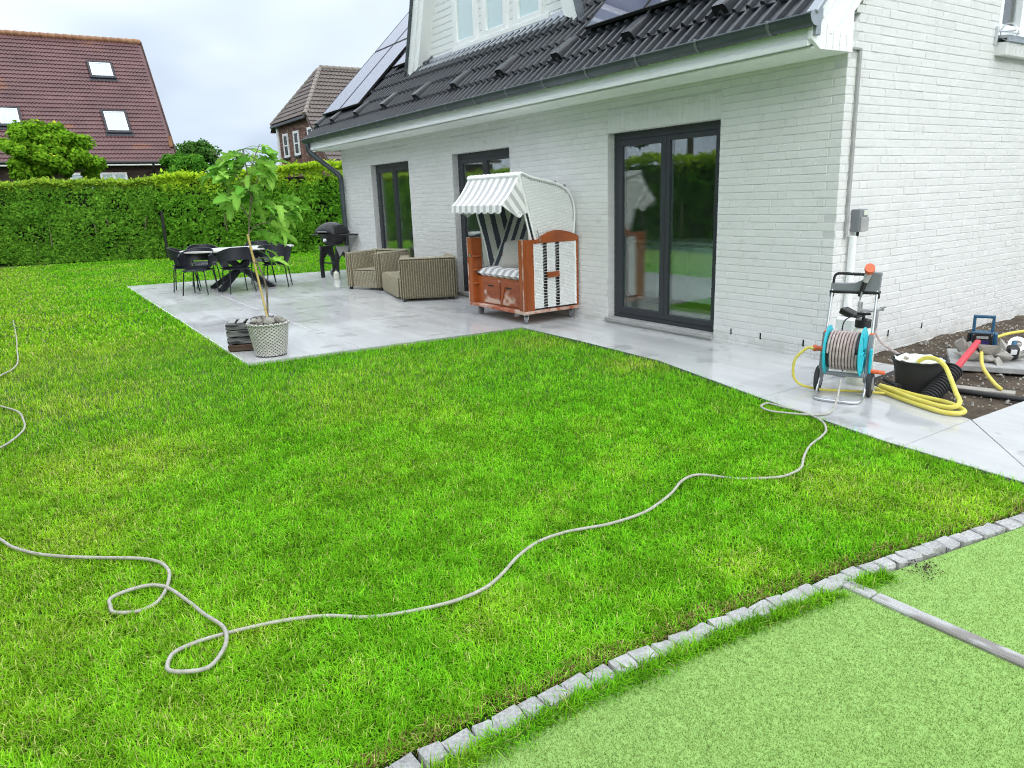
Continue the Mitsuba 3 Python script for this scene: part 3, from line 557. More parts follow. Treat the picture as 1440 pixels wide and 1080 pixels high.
# things on the gable: conduit and meter box, tap
m = MB().bx(.001, .026, .125, .157, 1.12, 2.625, b=.003).bx(.001, .026, .0, .157, 2.627, 2.645, b=.003).bx(.001, .03, .12, .162, 1.1, 1.115)
add('cable_conduit', m, 'm_concrete'); tag('cable_conduit', 'thin grey cable conduit running down the gable beside the corner', 'conduit')
m = MB().tube([(.045, .2, 1.11), (.045, .205, .6), (.045, .2, .05)], .032, 12)
add('standpipe', m, 'm_white', 40); tag('standpipe', 'white pipe rising from the ground at the house corner', 'pipe')
k = 'meter_box'; tag(k, 'small grey meter box on the gable near the corner', 'meter box')
add(k + '__housing', B(.001, .09, .215, .335, 1.145, 1.34, b=.008), 'm_plastic_grey'); add(k + '__cover', B(.0905, .105, .22, .33, 1.15, 1.27, b=.004), 'm_concrete'); add(k + '__display', B(.0905, .098, .26, .325, 1.285, 1.33, b=.002), 'm_milky'); add(k + '__gland', MB().tube([(.05, .26, 1.145), (.05, .26, 1.105)], .012, 8), 'm_black')
k = 'water_tap'; tag(k, 'metal garden tap with valves on the gable behind the hose reel', 'tap')
add(k + '__pipe', MB().bx(.001, .03, .44, .475, .28, .5, b=.004).tube([(.02, .46, .42), (.1, .47, .42), (.12, .56, .42), (.12, .63, .42)], .013, 8).tube([(.12, .56, .42), (.12, .56, .25)], .016, 8), 'm_steel', 40)
add(k + '__handle', MB().bx(.11, .13, .62, .7, .425, .44, b=.003).tube([(.12, .66, .43), (.12, .66, .4)], .012, 8), 'm_steel')
# kitchen behind the right door
k = 'kitchen_cabinet'; tag(k, 'pale green kitchen cabinets seen through the nearest patio door', 'cabinet')
add(k + '__carcass', B(-3.9, -.6, 1.22, 1.8, .14, .87), 'm_cabinet'); add(k + '__plinth', B(-3.85, -.6, 1.27, 1.8, .05, .139), 'm_dark_inside'); add(k + '__worktop', B(-3.95, -.55, 1.17, 1.8, .872, .91, b=.004), 'm_counter')
for i in range(6): piece(k + '__door', B(-3.895 + .548 * i, -3.36 + .548 * i, 1.2, 1.219, .15, .84, b=.003), 'm_cabinet')
k = 'curtain'; tag(k, 'pale curtain hanging inside the farthest patio door', 'curtain')
P = np.array([[[-8.95 + .6 * u, .42 + .025 * math.sin(u * 60), z] for u in np.linspace(0, 1, 60)] for z in (.08, 2.3)]); add(k, MB().grid(P), 'm_curtain', True)

# ================================================================ things on the terrace
def place(mb, R=None, t=(0, 0, 0)):
    R = np.eye(3) if R is None else R
    mb.v = [np.asarray(v) @ R.T + np.asarray(t, float) for v in mb.v]; return mb
# ---- roofed wicker beach chair, front facing -y
SK = np.array([-4.835, -.88, 0.]); W, D = 1.31, .86
def sk(mb): return place(mb, None, SK)
k = 'beach_chair'; tag(k, 'white wicker roofed beach chair with red brown wood, striped awning and castors', 'beach chair')
add(k + '__base_frame', sk(MB().bx(.0, W, .0, .1, .125, .165, b=.006).bx(0, W, D - .1, D, .125, .165, b=.006).bx(0, .1, .1, D - .1, .126, .164, b=.006).bx(W - .1, W, .1, D - .1, .126, .164, b=.006).bx(.1, W - .1, .1, D - .1, .14, .155)), 'm_worn_wood')
for x, y, a in ((.1, .1, .4), (W - .06, .07, 1.0), (W - .1, D - .06, .5), (.1, D - .08, .2)):
    c = nk(k + '__castor'); R = rz(a)
    add(c, sk(place(MB().box((0, 0, .117), (.08, .07, .012), None, .002).box((-.024, .016, .082), (.006, .04, .07), rx(-.3), .001).box((.024, .016, .082), (.006, .04, .07), rx(-.3), .001).tube([(-.028, .025, .05), (.028, .025, .05)], .008, 8), R, (x, y, 0))), 'm_steel')
    add(c + '__wheel', sk(place(MB().tube([(-.018, .025, .05), (-.014, .025, .05), (.014, .025, .05), (.018, .025, .05)], [.042, .05, .05, .042], 18), R, (x, y, 0))), 'm_plastic_grey', 35)
for s in (0, 1):
    X0, X1 = (0, .1) if s == 0 else (W - .1, W)
    sp = k + ('__side_wall' if s == 0 else '__side_wall_001')
    fr = MB().bx(X0, X1, 0, .045, .166, 1.03, b=.006)                                   # front stile
    for xx in (X0, X1 - .022):
        fr.bx(xx + .001, xx + .021, .046, .165, .166, .985, b=.003)
    top = [(.0, .985), (.0, 1.03), (.2, 1.03), (.22, 1.025), (.3, 1.075), (.4, 1.115), (.5, 1.13), (.6, 1.125), (.72, 1.1), (D - .02, 1.055), (D, 1.04), (D, .985)]
    fr.prism(top, .024, M=((0, 1, 0), (0, 0, 1), (1, 0, 0)), o=(X1 - .024 if s else X0, 0, 0))
    fr.prism([(.0, .985), (.0, 1.028), (D, 1.028), (D, .985)], .07, M=((0, 1, 0), (0, 0, 1), (1, 0, 0)), o=(X0 + .004 if s else X0 + .026, .002, 0))
    fr.bx(X0 + .002, X1 - .002, D - .03, D, .166, .984, b=.004)
    add(sp, sk(fr), 'm_mahogany')
    piece(k + '__edge_strip', sk(MB().bx(X1 - .012 if s else X0 - .004, X1 + .004 if s else X0 + .012, -.006, -.0005, .17, 1.034).bx(X0, X1, -.006, -.0005, 1.031, 1.037)), 'm_worn_wood')
    if s == 0:
        for z in (.42, .6, .78): piece(k + '__step', sk(B(X1 - .001, X1 + .06, .01, .12, z, z + .022, b=.004)), 'm_mahogany')
        piece(k + '__steel_plate', sk(B(X1 - .06, X1 - .01, -.009, -.0065, .78, .82)), 'm_steel')
    # woven panel: strands on two ladder slots
    xo = X1 - .012 if s else X0 + .012; sg_ = 1 if s else -1
    y0, y1, z0, z1 = .165, D - .03, .185, .985
    bars = ((y0, .31), (.375, .5), (.565, y1))
    bk = MB()
    for a, b in bars: bk.bx(xo - .006, xo - .001, a, b, z0, z1)
    nrow = 44; h = (z1 - z0) / nrow; yy = np.linspace(0, 1, 34)
    wv = MB()
    for r in range(nrow):
        z = z0 + h * (r + .5)
        for a, b in (bars if r % 2 else ((y0, y1),)):
            ys = np.linspace(a, b, max(3, int((b - a) / .018)))
            amp = .004 * np.cos(np.arange(len(ys)) * PI + r * PI)
            slot = ((ys > .32) & (ys < .365)) | ((ys > .51) & (ys < .555))
            wv.tube(np.stack([xo + sg_ * (.004 + np.where(slot, 0, amp)), ys, 0 * ys + z], 1), h * .44, 5, True, .45)
    wv.bx(xo - .004, xo + .007, y1 - .03, y1 - .003, z0, z1).bx(xo - .004, xo + .009, y0 - .002, y0 + .006, z0, z1)
    piece(k + '__wicker_backing', sk(bk), 'm_wicker_gap')
    piece(k + '__wicker_panel', sk(wv), 'm_wicker_white', 50)
    piece(k + '__inner_panel', sk(B(X0 + .028, X0 + .034, .166, D - .031, .166, .984) if s else B(X0 + .03, X0 + .036, .166, D - .031, .166, .984)), 'm_dark_inside' if s else 'm_wicker_white')
    piece(k + '__bar_handle', sk(B(X1 - .004 if s else X0 - .03, X1 + .03 if s else X0 + .004, .355, .54, .56, .625, b=.006)), 'm_mahogany')
add(k + '__seat_box', sk(MB().bx(.101, W - .101, .075, .1, .166, .53, b=.003).bx(.101, W - .101, .1, D - .04, .5, .53)), 'm_mahogany')
for a, b in ((.29, .68), (.70, 1.13)):
    d = nk(k + '__drawer'); xm = (a + b) / 2 - .02
    add(d, sk(MB().bx(a, b, .056, .074, .19, .5, b=.004)), 'm_drawer'); add(d + '__grip_slot', sk(B(xm - .06, xm + .06, .053, .0555, .41, .428)), 'm_black')
add(k + '__loose_slat', sk(MB().beam((.72, .045, .175), (.79, .05, .43), .03, .012, (0, 1, 0), .002)), 'm_mahogany')
def cushion(x0, x1, y0, y1, z0, z1, puff=.02, nx=26, ny=12):
    u, v = np.meshgrid(np.linspace(0, 1, nx), np.linspace(0, 1, ny), indexing='ij')
    e = (1 - np.abs(2 * u - 1) ** 8) * (1 - np.abs(2 * v - 1) ** 6)
    m = MB(); X, Y = x0 + (x1 - x0) * u, y0 + (y1 - y0) * v; zm = (z0 + z1) / 2
    m.grid(np.stack([X, Y, zm + (z1 - zm) * np.sqrt(np.maximum(e, 0)) + puff * e * (.6 + .4 * np.sin(u * 9))], -1))
    m.grid(np.stack([X, Y, zm - (zm - z0) * np.sqrt(np.maximum(e, 0))], -1)[::-1]); return m
add(k + '__seat_cushion', sk(cushion(.112, W - .112, .05, D - .12, .505, .645, .01)), 'm_seat_fabric', 60)
# hood: side profile in local (y, z)
HP = spline([(.24, 1.0), (.13, 1.4), (.03, 1.795), (.2, 1.765), (.42, 1.72), (.62, 1.67), (.76, 1.585), (.835, 1.44), (.85, 1.28), (.83, 1.06)], 5)
fr_i = 10
side = sg.Polygon(HP)
for s in (0, 1):
    x = .06 if s == 0 else W - .075
    piece(k + '__hood_side', sk(MB().prism(side.buffer(-.012), .012, M=((0, 1, 0), (0, 0, 1), (1, 0, 0)), o=(x, 0, 0))), 'm_wicker_gap')
    sg_ = -1 if s == 0 else 1; xo = x + (0 if s == 0 else .012); wv = MB()
    inn = side.buffer(-.035)
    for r in range(48):
        z = 1.02 + .0165 * r
        c0, c1 = (.0, z + .07), (.9, z - .09 + .002 * r)
        cl = inn.intersection(sg.LineString([c0, c1]))
        if cl.is_empty or cl.geom_type != 'LineString': continue
        a, b = np.array(cl.coords[0]), np.array(cl.coords[-1]); nn = max(3, int(np.linalg.norm(b - a) / .02)); t = np.linspace(0, 1, nn)[:, None]
        q = a + (b - a) * t; amp = .0045 * np.cos(np.arange(nn) * PI + r * PI)
        wv.tube(np.stack([xo + sg_ * (.003 + amp), q[:, 0], q[:, 1]], 1), .0066, 5, True, .6)
    rim = np.vstack([HP, HP[:1]]); wv.tube(np.stack([np.full(len(rim), xo + sg_ * .006), rim[:, 0], rim[:, 1]], 1), .013, 8)
    piece(k + '__hood_weave', sk(wv), 'm_wicker_white', 50)
    holes = MB(); bd = sg.LineString(HP[10:42]).offset_curve(-.028)
    for j in range(40):
        pt = bd.interpolate(j / 39, normalized=True)
        holes.box((xo + sg_ * .016, pt.x, pt.y), (.004, .007, .016), None, 0)
    labels[piece(k + '__hood_edge_hole', sk(holes), 'm_black')] = {'kind': 'stuff'}
shell = MB(); q = HP[fr_i:]; xs = np.linspace(.06, W - .063, 24)
P = np.array([[[x, a, b] for a, b in q] for x in xs]); shell.grid(P); shell.grid((P + [0, -.012, -.008])[::-1])
for j in range(0, len(q), 1):
    shell.tube(np.stack([xs, np.full(24, q[j, 0] + .003), q[j, 1] + .004 + .004 * np.cos(np.arange(24) * PI + j * PI)], 1), .012, 5)
add(k + '__hood_shell', sk(shell), 'm_wicker_white', 50)
shell = MB()
for dz, rr in ((0, .024), (.03, .013)): shell.tube(np.stack([xs, np.full(24, .03 + dz * .6), 1.795 - dz * .15 + .004 * np.cos(np.arange(24) * PI)], 1), rr, 7)
add(k + '__hood_front_rim', sk(shell), 'm_wicker_white', 50)
# back rest inside, striped and slanting
P = np.array([[[x, .3 + .46 * t ** .9, .62 + 1.05 * t] for t in np.linspace(0, 1, 8)] for x in np.linspace(.1, W - .1, 14)]); add(k + '__backrest', sk(MB().grid(P)), 'm_back_fabric', True)
for s in (0, 1):
    x = .1 if s == 0 else W - .1
    P = np.array([[[x + (.11 if s == 0 else -.11) * (1 - t) * u * .6, .2 + .5 * u - .1 * t, .64 + 1.05 * t + .03 * u] for t in np.linspace(0, 1, 8)] for u in np.linspace(0, 1, 6)]); piece(k + '__inner_lining', sk(MB().grid(P)), 'm_lining', True)
    piece(k + '__lining_piping', sk(MB().tube(spline([(x, .28, .62), (x, .22, .95), (x, .1, 1.4), (x, .05, 1.7)], 6), .012, 7)), 'm_wicker_white', 50)
add(k + '__arm_bar', sk(MB().beam((.3, .36, .78), (.62, .4, .84), .02, .035, (0, 0, 1), .004)), 'm_mahogany')
# awning with scalloped valance
def awn(u, t): # u across, t down the slope
    e = 2 * abs(u - .5); sag = .045 * math.sin(t * PI)
    y = .03 - .27 * t - .02 * math.sin(u * 14) * t * (1 - t)
    return [.06 + (W - .12) * u, y, 1.785 - .33 * t - sag * .7]
nu, nt = 60, 12
P = np.array([[awn(u, t) for t in np.linspace(0, 1, nt)] for u in np.linspace(0, 1, nu)])
m = MB().grid(P)
V = np.array([[[P[i, -1, 0], P[i, -1, 1] - .003 * j, P[i, -1, 2] - (.075 + .028 * abs(math.sin(i / (nu - 1) * PI * 8))) * j / 2] for j in range(3)] for i in range(nu)]); m.grid(V)
for s in (0, 1):
    x = .06 if s == 0 else W - .06; o = -.003 if s == 0 else .003
    a = np.array([awn(s, t) for t in np.linspace(0, 1, nt)])
    sd = np.array([[a[i], [x + o, a[i, 1] * .5 + .5 * (.03 + .16 * i / (nt - 1)), a[i, 2] - (.02 + .13 * (i / (nt - 1)) ** .7)], [x + o, .035 + .13 * (i / (nt - 1)), 1.765 - .4 * (i / (nt - 1))]] for i in range(nt)]); m2 = MB().grid(sd); piece(k + '__awning_flap', sk(m2), 'm_awning_side', True)
add(k + '__awning', sk(m), 'm_awning', True)
for x in (.05, W - .045): piece(k + '__awning_ring', sk(MB().tube([(x + .0, .0 + .034 * math.cos(a), 1.34 + .034 * math.sin(a)) for a in np.linspace(0, 2 * PI, 18)], .007, 6)), 'm_white', 50)
add(k + '__adjuster_rod', sk(MB().tube([(W - .02, .24, 1.14), (W + .004, .27, 1.0)], .007, 6).tube([(W + .008, .27, .99), (W + .008, .3, .95)], .006, 6)), 'm_steel')
m = cushion(-.2, .2, -.2, .2, -.06, .06, .03, 14, 14); place(m, rz(.25) @ rx(1.15) @ rz(.12), SK + [.66, .34, .82])
add('pillow', m, 'm_pillow', 60); tag('pillow', 'grey beige pillow leaning on the striped seat of the beach chair', 'pillow')

# ---- wicker lounge armchairs: local front -y, width .88
def armchair(pos, ang, lab):
    k = nk('wicker_armchair'); tag(k, lab, 'armchair', 'olive beige wicker lounge armchairs'); R = rz(ang)
    w, d, h, t, sh = .86, .82, .66, .15, .36
    def weave(m_, axis, a0, a1, z0, z1, c, sgn):
        n = int((a1 - a0) / .036); st = (a1 - a0) / n
        zz = np.linspace(z0, z1, 24); 
        for i in range(n):
            a = a0 + st * (i + .5); amp = .005 * np.cos(np.arange(24) * PI + i * PI)
            q = np.stack([np.full(24, a), np.full(24, c) + sgn * (.004 + amp), zz], 1)
            if axis == 'y': q = q[:, [1, 0, 2]]
            m_.tube(q, .0138, 6, True, .6)
    def blk(x0, x1, y0, y1, z0, z1): return MB().bx(x0, x1, y0, y1, z0, z1, b=.03)
    parts = {'arm': [(-w / 2, -w / 2 + t, -d / 2, d / 2 - t)], 'arm_001': [(w / 2 - t, w / 2, -d / 2, d / 2 - t)]}
    core = []
    for nm, s in (('arm', -1), ('arm_001', 1)):
        x0, x1 = (-w / 2, -w / 2 + t) if s < 0 else (w / 2 - t, w / 2)
        core.append(blk(x0 + .01, x1 - .01, -d / 2 + .01, d / 2 - t, .05, h - .014)); m = MB()
        weave(m, 'y', -d / 2 + .02, d / 2 - t, .05, h - .02, x0 if s < 0 else x1, s); weave(m, 'y', -d / 2 + .02, d / 2 - t, sh, h - .02, x1 - .01 if s < 0 else x0 + .01, -s); weave(m, 'x', x0 + .01, x1 - .01, .05, h - .02, -d / 2, -1)
        for i in range(5): m.tube([(x0 + .018 + i * (t - .036) / 4, y, h - .006 + .003 * math.cos(PI * j)) for j, y in enumerate(np.linspace(-d / 2 + .012, d / 2 - t, 26))], .014, 6)
        add(f'{k}__{nm}', place(m, R, pos), 'm_rattan', 50)
    core.append(blk(-w / 2 + .01, w / 2 - .01, d / 2 - t, d / 2 - .01, .05, h - .01)); m = MB(); weave(m, 'x', -w / 2 + .01, w / 2 - .01, .05, h - .02, d / 2, 1)
    for s, c_ in ((-1, -w / 2), (1, w / 2)): weave(m, 'y', d / 2 - t, d / 2 - .01, .05, h - .02, c_, s); weave(m, 'x', -w / 2 + t, w / 2 - t, sh, h - .02, d / 2 - t + .01, -1)
    for i in range(5): m.tube([(x, d / 2 - t + .02 + i * (t - .04) / 4, h + .006 + .003 * math.cos(PI * j)) for j, x in enumerate(np.linspace(-w / 2 + .01, w / 2 - .01, 26))], .0135, 6)
    add(k + '__back', place(m, R, pos), 'm_rattan', 50)
    core.append(blk(-w / 2 + t, w / 2 - t, -d / 2 + .04, d / 2 - t, .05, sh - .012)); m = MB()
    weave(m, 'x', -w / 2 + t, w / 2 - t, .05, sh - .02, -d / 2 + .03, -1)
    for i in range(16): m.tube([(x, -d / 2 + .05 + i * .036, sh + .003 * math.cos(PI * j + i * PI)) for j, x in enumerate(np.linspace(-w / 2 + t, w / 2 - t, 18))], .015, 6, True, .4)
    add(k + '__seat', place(m, R, pos), 'm_rattan', 50)
    cm = MB()
    for c_ in core: cm.add(np.vstack(c_.v), np.vstack(c_.f))
    add(k + '__core', place(cm, R, pos), 'm_rattan_dark')
    for sx in (-1, 1):
        for sy in (-1, 1): piece(k + '__foot', place(MB().box((sx * .38, sy * .36, .024), (.05, .05, .05), None, .004), R, pos), 'm_black')
armchair((-8.82, -.45, 0), .39, 'wicker armchair farther from the beach chair, its open seat turned towards the lawn')
armchair((-6.82, -.48, 0), -2.04, 'wicker armchair next to the beach chair, its closed back turned to the camera')
k = 'wicker_footstool'; tag(k, 'low wicker footstool between the two wicker armchairs', 'footstool'); R = rz(-.24); fp = np.array([-7.5, -.53, 0])
add(k + '__core', place(MB().bx(-.6, .6, -.29, .29, .04, .335, b=.02), R, fp), 'm_rattan_dark'); m = MB()
for i in range(34):
    for yy_ in (-.295, .295): m.tube([(-.595 + .036 * i, yy_ + .004 * math.cos(PI * (j + i)), z) for j, z in enumerate(np.linspace(.04, .33, 14))], .0138, 6, True, .6)
    m.tube([(-.595 + .036 * i, y, .338 + .004 * math.cos(PI * (j + i))) for j, y in enumerate(np.linspace(-.29, .29, 20))], .0138, 6, True, .5)
for i in range(16):
    for xx_ in (-.605, .605): m.tube([(xx_, -.28 + .037 * i, z) for z in np.linspace(.04, .33, 6)], .0138, 6)
add(k + '__weave', place(m, R, fp), 'm_rattan', 50)

# ---- gas grill
k = 'gas_grill'; tag(k, 'black domed gas grill on a stand at the far house corner', 'grill'); gp = np.array([-11.35, -.33, 0]); R = rz(.35)
def G(m): return place(m, R, gp)
lid = MB(); n1, n2 = 22, 9; th = np.linspace(0, PI, n1)
P = np.array([[[.33 * math.cos(a) * (1 - .22 * (j / 8) ** 3), -.02 + .24 * math.sin(j / 8 * PI / 2) * s_, .92 + .24 * math.sin(a) ** .8 * (math.cos(j / 8 * PI / 2) * .9 + .1) * (1 - (j / 8) ** 4 * .0)] for a in th] for s_ in (-1, 1) for j in (range(8, -1, -1) if s_ < 0 else range(1, 9))])
lid.grid(P); add(k + '__lid', G(lid), 'm_black', 50)
bw = MB().lathe([(.02, .66), (.2, .69), (.28, .78), (.33, .9), (.345, .92), (.33, .925)], (0, 0, 0), 24); bw.v[0][:, 1] *= .78; add(k + '__bowl', G(bw), 'm_black', 40)
add(k + '__lid_handle', G(MB().tube([(-.13, -.235, .95), (-.13, -.29, .97), (.13, -.29, .97), (.13, -.235, .95)], .014, 8)), 'm_plastic_grey', 40)
add(k + '__side_shelf', G(B(.34, .66, -.17, .17, .885, .91, b=.008)), 'm_black'); add(k + '__side_shelf_001', G(B(-.5, -.34, -.17, .17, .885, .91, b=.008)), 'm_black')
for s in (-1, 1):
    lg = MB().prism([(.0, 0), (.07, 0), (.07, .25), (.1, .4), (.2, .5), (.3, .4), (.33, .25), (.33, 0), (.4, 0), (.4, .4), (.34, .66), (.06, .66), (0, .4)], .05, M=((0, 1, 0), (0, 0, 1), (1, 0, 0)), o=(s * .24 - .025, -.2, 0)); add(nk(k + '__stand_leg'), G(lg), 'm_black')
    piece(k + '__bracket', G(MB().prism([(.1, .45), (.02, .66), (.38, .66), (.3, .45), (.2, .56)], .012, M=((0, 1, 0), (0, 0, 1), (1, 0, 0)), o=(s * .24 + (.027 if s > 0 else -.039), -.2, 0)), ), 'm_concrete')
    piece(k + '__wheel', G(MB().tube([(s * .3 - .02, .18, .08), (s * .3 + .02, .18, .08)], .08, 18)), 'm_plastic_grey', 40)
add(k + '__knob', G(MB().tube([(.05, -.25, .8), (.05, -.29, .8)], .03, 12)), 'm_white', 40)
add(k + '__cross_bar', G(MB().bx(-.24, .24, -.16, -.13, .3, .33, b=.004)), 'm_black'); add(k + '__thermometer', G(MB().tube([(0, -.225, 1.03), (0, -.235, 1.03)], .028, 14)), 'm_steel')
k = 'gas_bottle'; tag(k, 'small pale gas bottle standing beside the grill foot', 'gas bottle')
add(k + '__body', MB().lathe([(0, .0), (.055, .0), (.062, .02), (.062, .11), (.05, .15), (.02, .17), (0, .172)], (-10.9, -.5, 0), 18), 'm_milky', 40); add(k + '__valve', MB().tube([(-10.9, -.5, .17), (-10.9, -.5, .2)], .02, 10), 'm_steel')

# ---- garden table with star base and six tub chairs
k = 'garden_table'; tag(k, 'pale oval garden table on a crossed black star base', 'table'); tc = np.array([-11.05, -2.36, 0])
a = np.linspace(0, 2 * PI, 64, endpoint=False); ex = lambda c, p: np.sign(c) * abs(c) ** p
outl = np.array([[.6 * ex(math.cos(t), .8), 1.05 * ex(math.sin(t), .8)] for t in a])
add(k + '__table_top', MB().prism(outl, .024, o=tc + [0, 0, .738]), 'm_tabletop'); add(k + '__top_rim', MB().prism(outl * .985, .016, o=tc + [0, 0, .7215]), 'm_dark_frame')
for j, (sx, sy) in enumerate(((1, 1), (1, -1), (-1, 1), (-1, -1))):
    piece(k + '__leg', MB().beam(tc + [sx * .38, sy * .5, .0], tc + [-sx * .32, -sy * .42, .72], .09, .09, (0, 0, 1), .006), 'm_dark_frame')
add(k + '__hub', MB().lathe([(0, .3), (.1, .3), (.1, .42), (0, .42)], tc, 14), 'm_dark_frame')
def tub_chair(x, y, ang, lab):
    k = nk('tub_chair'); tag(k, lab, 'chair', 'dark tub chairs round the garden table'); R = rz(ang); pos = (x, y, 0)   # local front = -y
    th = np.linspace(-.62 * PI, .62 * PI, 25); rows = []
    for r, (z, ra) in enumerate(((.455, .2), (.5, .245), (.6, .275), (.72, .295), (.82, .305))):
        rows.append([[ra * 1.02 * math.sin(t), ra * .95 * math.cos(t) - .02, .45 + (z - .45) * (1 - .5 * max(0, abs(t) / (.62 * PI) - .25) ** 1.2) - .0 * abs(t)] for t in th])
    P = np.array(rows); m = MB()
    hole = lambda r, c: r == 1 and 7 <= c <= 16
    for r in range(4):
        for c in range(24):
            if hole(r, c): continue
            q = [P[r, c], P[r, c + 1], P[r + 1, c + 1], P[r + 1, c]]; m.add(q, [[0, 1, 2, 3]])
            qi = [p * [.955, .955, 1] for p in q]; m.add(qi, [[3, 2, 1, 0]])
    mm = MB().tube(P[-1] * [.978, .978, 1], .011, 6); m.add(mm.v[0], mm.f[0])
    add(k + '__backrest', place(m, R, pos), 'm_chair_shell', 50)
    s_ = cushion(-.23, .23, -.24, .2, .425, .465, -.012, 14, 14); add(k + '__seat', place(s_, R, pos), 'm_chair_shell', 50)
    for sx in (-1, 1):
        for sy in (-1, 1): piece(k + '__leg', place(MB().tube([(sx * .15, sy * .14, .43), (sx * .19, sy * .18, .41), (sx * .235, sy * .225, .0)], .011, 7), R, pos), 'm_dark_frame', 40)
tub_chair(-10.62, -3.22, -PI / 2 + PI + .55 - 1.2, 'dark tub chair at the near left end of the table, front one of two')
tub_chair(-11.45, -3.3, PI + .1 - .35, 'dark tub chair partly hidden behind the near left chair at the table end')
tub_chair(-10.3, -2.62, PI / 2 + PI + .1, 'dark tub chair in the middle of the near table side, back to the lawn')
tub_chair(-10.62, -1.8, -PI / 2 - .75 + .3, 'dark tub chair at the right end of the table, beside the fig stem')
tub_chair(-11.85, -2.85, PI / 2, 'tub chair behind the table, left one, only its pale back rim showing')
tub_chair(-11.8, -1.75, PI / 2 - .25, 'tub chair behind the right end of the table')

# ---- fig tree in a basket pot, crate behind
k = 'basket_pot'; tag(k, 'tall round grey wicker basket used as a plant pot', 'plant pot'); pp = np.array([-3.99, -3.86, 0])
wob = lambda g, z: .018 * np.cos(g * 26) * np.cos(z / .019 * PI)
m = MB().lathe([(.02, .01), (.15, .01)] + [(.155 + .055 * (z / .34) ** .8, z) for z in np.linspace(.012, .34, 70)] + [(.195, .345), (.19, .25), (.02, .24)], pp, 104, None, lambda g, z: np.where((z > .01) & (z < .342), wob(g, z), 0))
add(k + '__woven_body', m, 'm_basket', True)
m = MB()
for j in range(2): m.tube([pp + [(.208 + .008 * math.cos(t * 20 + j * PI)) * math.cos(t), (.208 + .008 * math.cos(t * 20 + j * PI)) * math.sin(t), .345 + .007 * math.sin(t * 20 + j * PI)] for t in np.linspace(0, 2 * PI, 161)], .0095, 6)
add(k + '__rim', m, 'm_basket', True); add(k + '__foot_ring', MB().lathe([(.1, 0), (.157, 0), (.157, .014), (.1, .014)], pp, 40), 'm_black')
m = MB().lathe([(0, .33), (.1, .33), (.185, .3), (.185, .26)], pp, 30); v = m.v[0]; v[:, 2] += rng.normal(0, .012, len(v)); add(k + '__soil', m, 'm_soil', 40)
for j in range(16):
    a_, r_ = rng.uniform(0, 2 * PI), rng.uniform(.06, .16); s_ = trimesh.creation.icosphere(1, rng.uniform(.024, .048)); v = s_.vertices * rng.uniform(.6, 1.3, 3) + rng.normal(0, .004, s_.vertices.shape)
    piece('pot_stone', MB().add(v + pp + [r_ * math.cos(a_), r_ * math.sin(a_), .365 + rng.uniform(-.01, .02)], s_.faces), 'm_stone')
_n = _cnt['pot_stone']
for j in range(_n): tag('pot_stone' if j == 0 else f'pot_stone_{j:03d}', 'grey brown stone lying on the soil of the basket pot', 'stone', 'stones lying on the basket pot soil')
k = 'fig_tree'; tag(k, 'young potted fig tree with large drooping lobed leaves', 'tree')
base = pp + [.0, .0, .32]
stem = spline([base, base + [.01, .02, .45], base + [-.03, -.08, .85], base + [.0, -.02, 1.35], base + [-.02, -.04, 1.78]], 8)
m = MB().tube(stem, np.linspace(.011, .006, len(stem)), 8)
add(k + '__trunk', m, 'm_bark', 60)
br = [(stem[24], (-.03, -.32, .42)), (stem[22], (.03, .14, .34)), (stem[18], (.0, .2, .08)), (stem[26], (.02, .14, .36)), (stem[20], (-.05, -.16, .3))]
tips = [stem[-1]]
for p0, d in br:
    q = spline([p0, p0 + np.array(d) * .5 + [0, 0, .03], p0 + np.array(d)], 6); piece(k + '__limb', MB().tube(q, np.linspace(.007, .004, len(q)), 6), 'm_bark', 60); tips.append(q[-1])
k2 = 'bamboo_stake'; tag(k2, 'yellow bamboo stake tied to the fig stem', 'plant stake'); st = [base + [.03, .01, -.05], base + [-.03, -.09, .95]]
m = MB().tube(st, .012, 10)
for t in (.2, .42, .65, .85): c_ = np.array(st[0]) + (np.array(st[1]) - st[0]) * t; m.tube([c_ - [0, 0, .006], c_, c_ + [0, 0, .006]], [.011, .0145, .011], 10)
add(k2, m, 'm_bamboo', 60)
for t in (.12, .7): c_ = np.array(st[0]) + (np.array(st[1]) - st[0]) * t; add(nk(k + '__tie'), MB().tube([c_ + [.026 * math.cos(a), .03 * math.sin(a), .002 * a] for a in np.linspace(0, 2 * PI, 14)], .003, 5), 'm_black')
LOBE = np.array([(0, 0), (.1, -.06), (.28, -.02), (.36, .1), (.24, .2), (.3, .3), (.46, .44), (.34, .5), (.2, .46), (.22, .62), (.16, .84), (0, 1.0)])
LOBE = np.vstack([LOBE, LOBE[-2:0:-1] * [-1, 1]])
def fig_leaf(size):
    m = trimesh.creation.triangulate_polygon(sg.Polygon(LOBE), engine='earcut')
    cen = np.array([[0, .2], [0, .45], [0, .7]]); pts = np.vstack([LOBE, LOBE * [.5, .75] + [0, .1], cen])
    from scipy.spatial import Delaunay
    dl = Delaunay(pts).simplices; pc = pts[dl].mean(1); f = dl[shapely.contains_xy(sg.Polygon(LOBE), pc[:, 0], pc[:, 1])]
    x, y = pts[:, 0], pts[:, 1]; z = .32 * np.abs(x) - .42 * y ** 2 + .05 * np.sin(x * 14) * np.abs(x)
    return np.stack([x, y, z], 1) * size, f
def aim(az, el, roll):
    return rz(az) @ rx(el) @ ry(roll)
leafspots = []
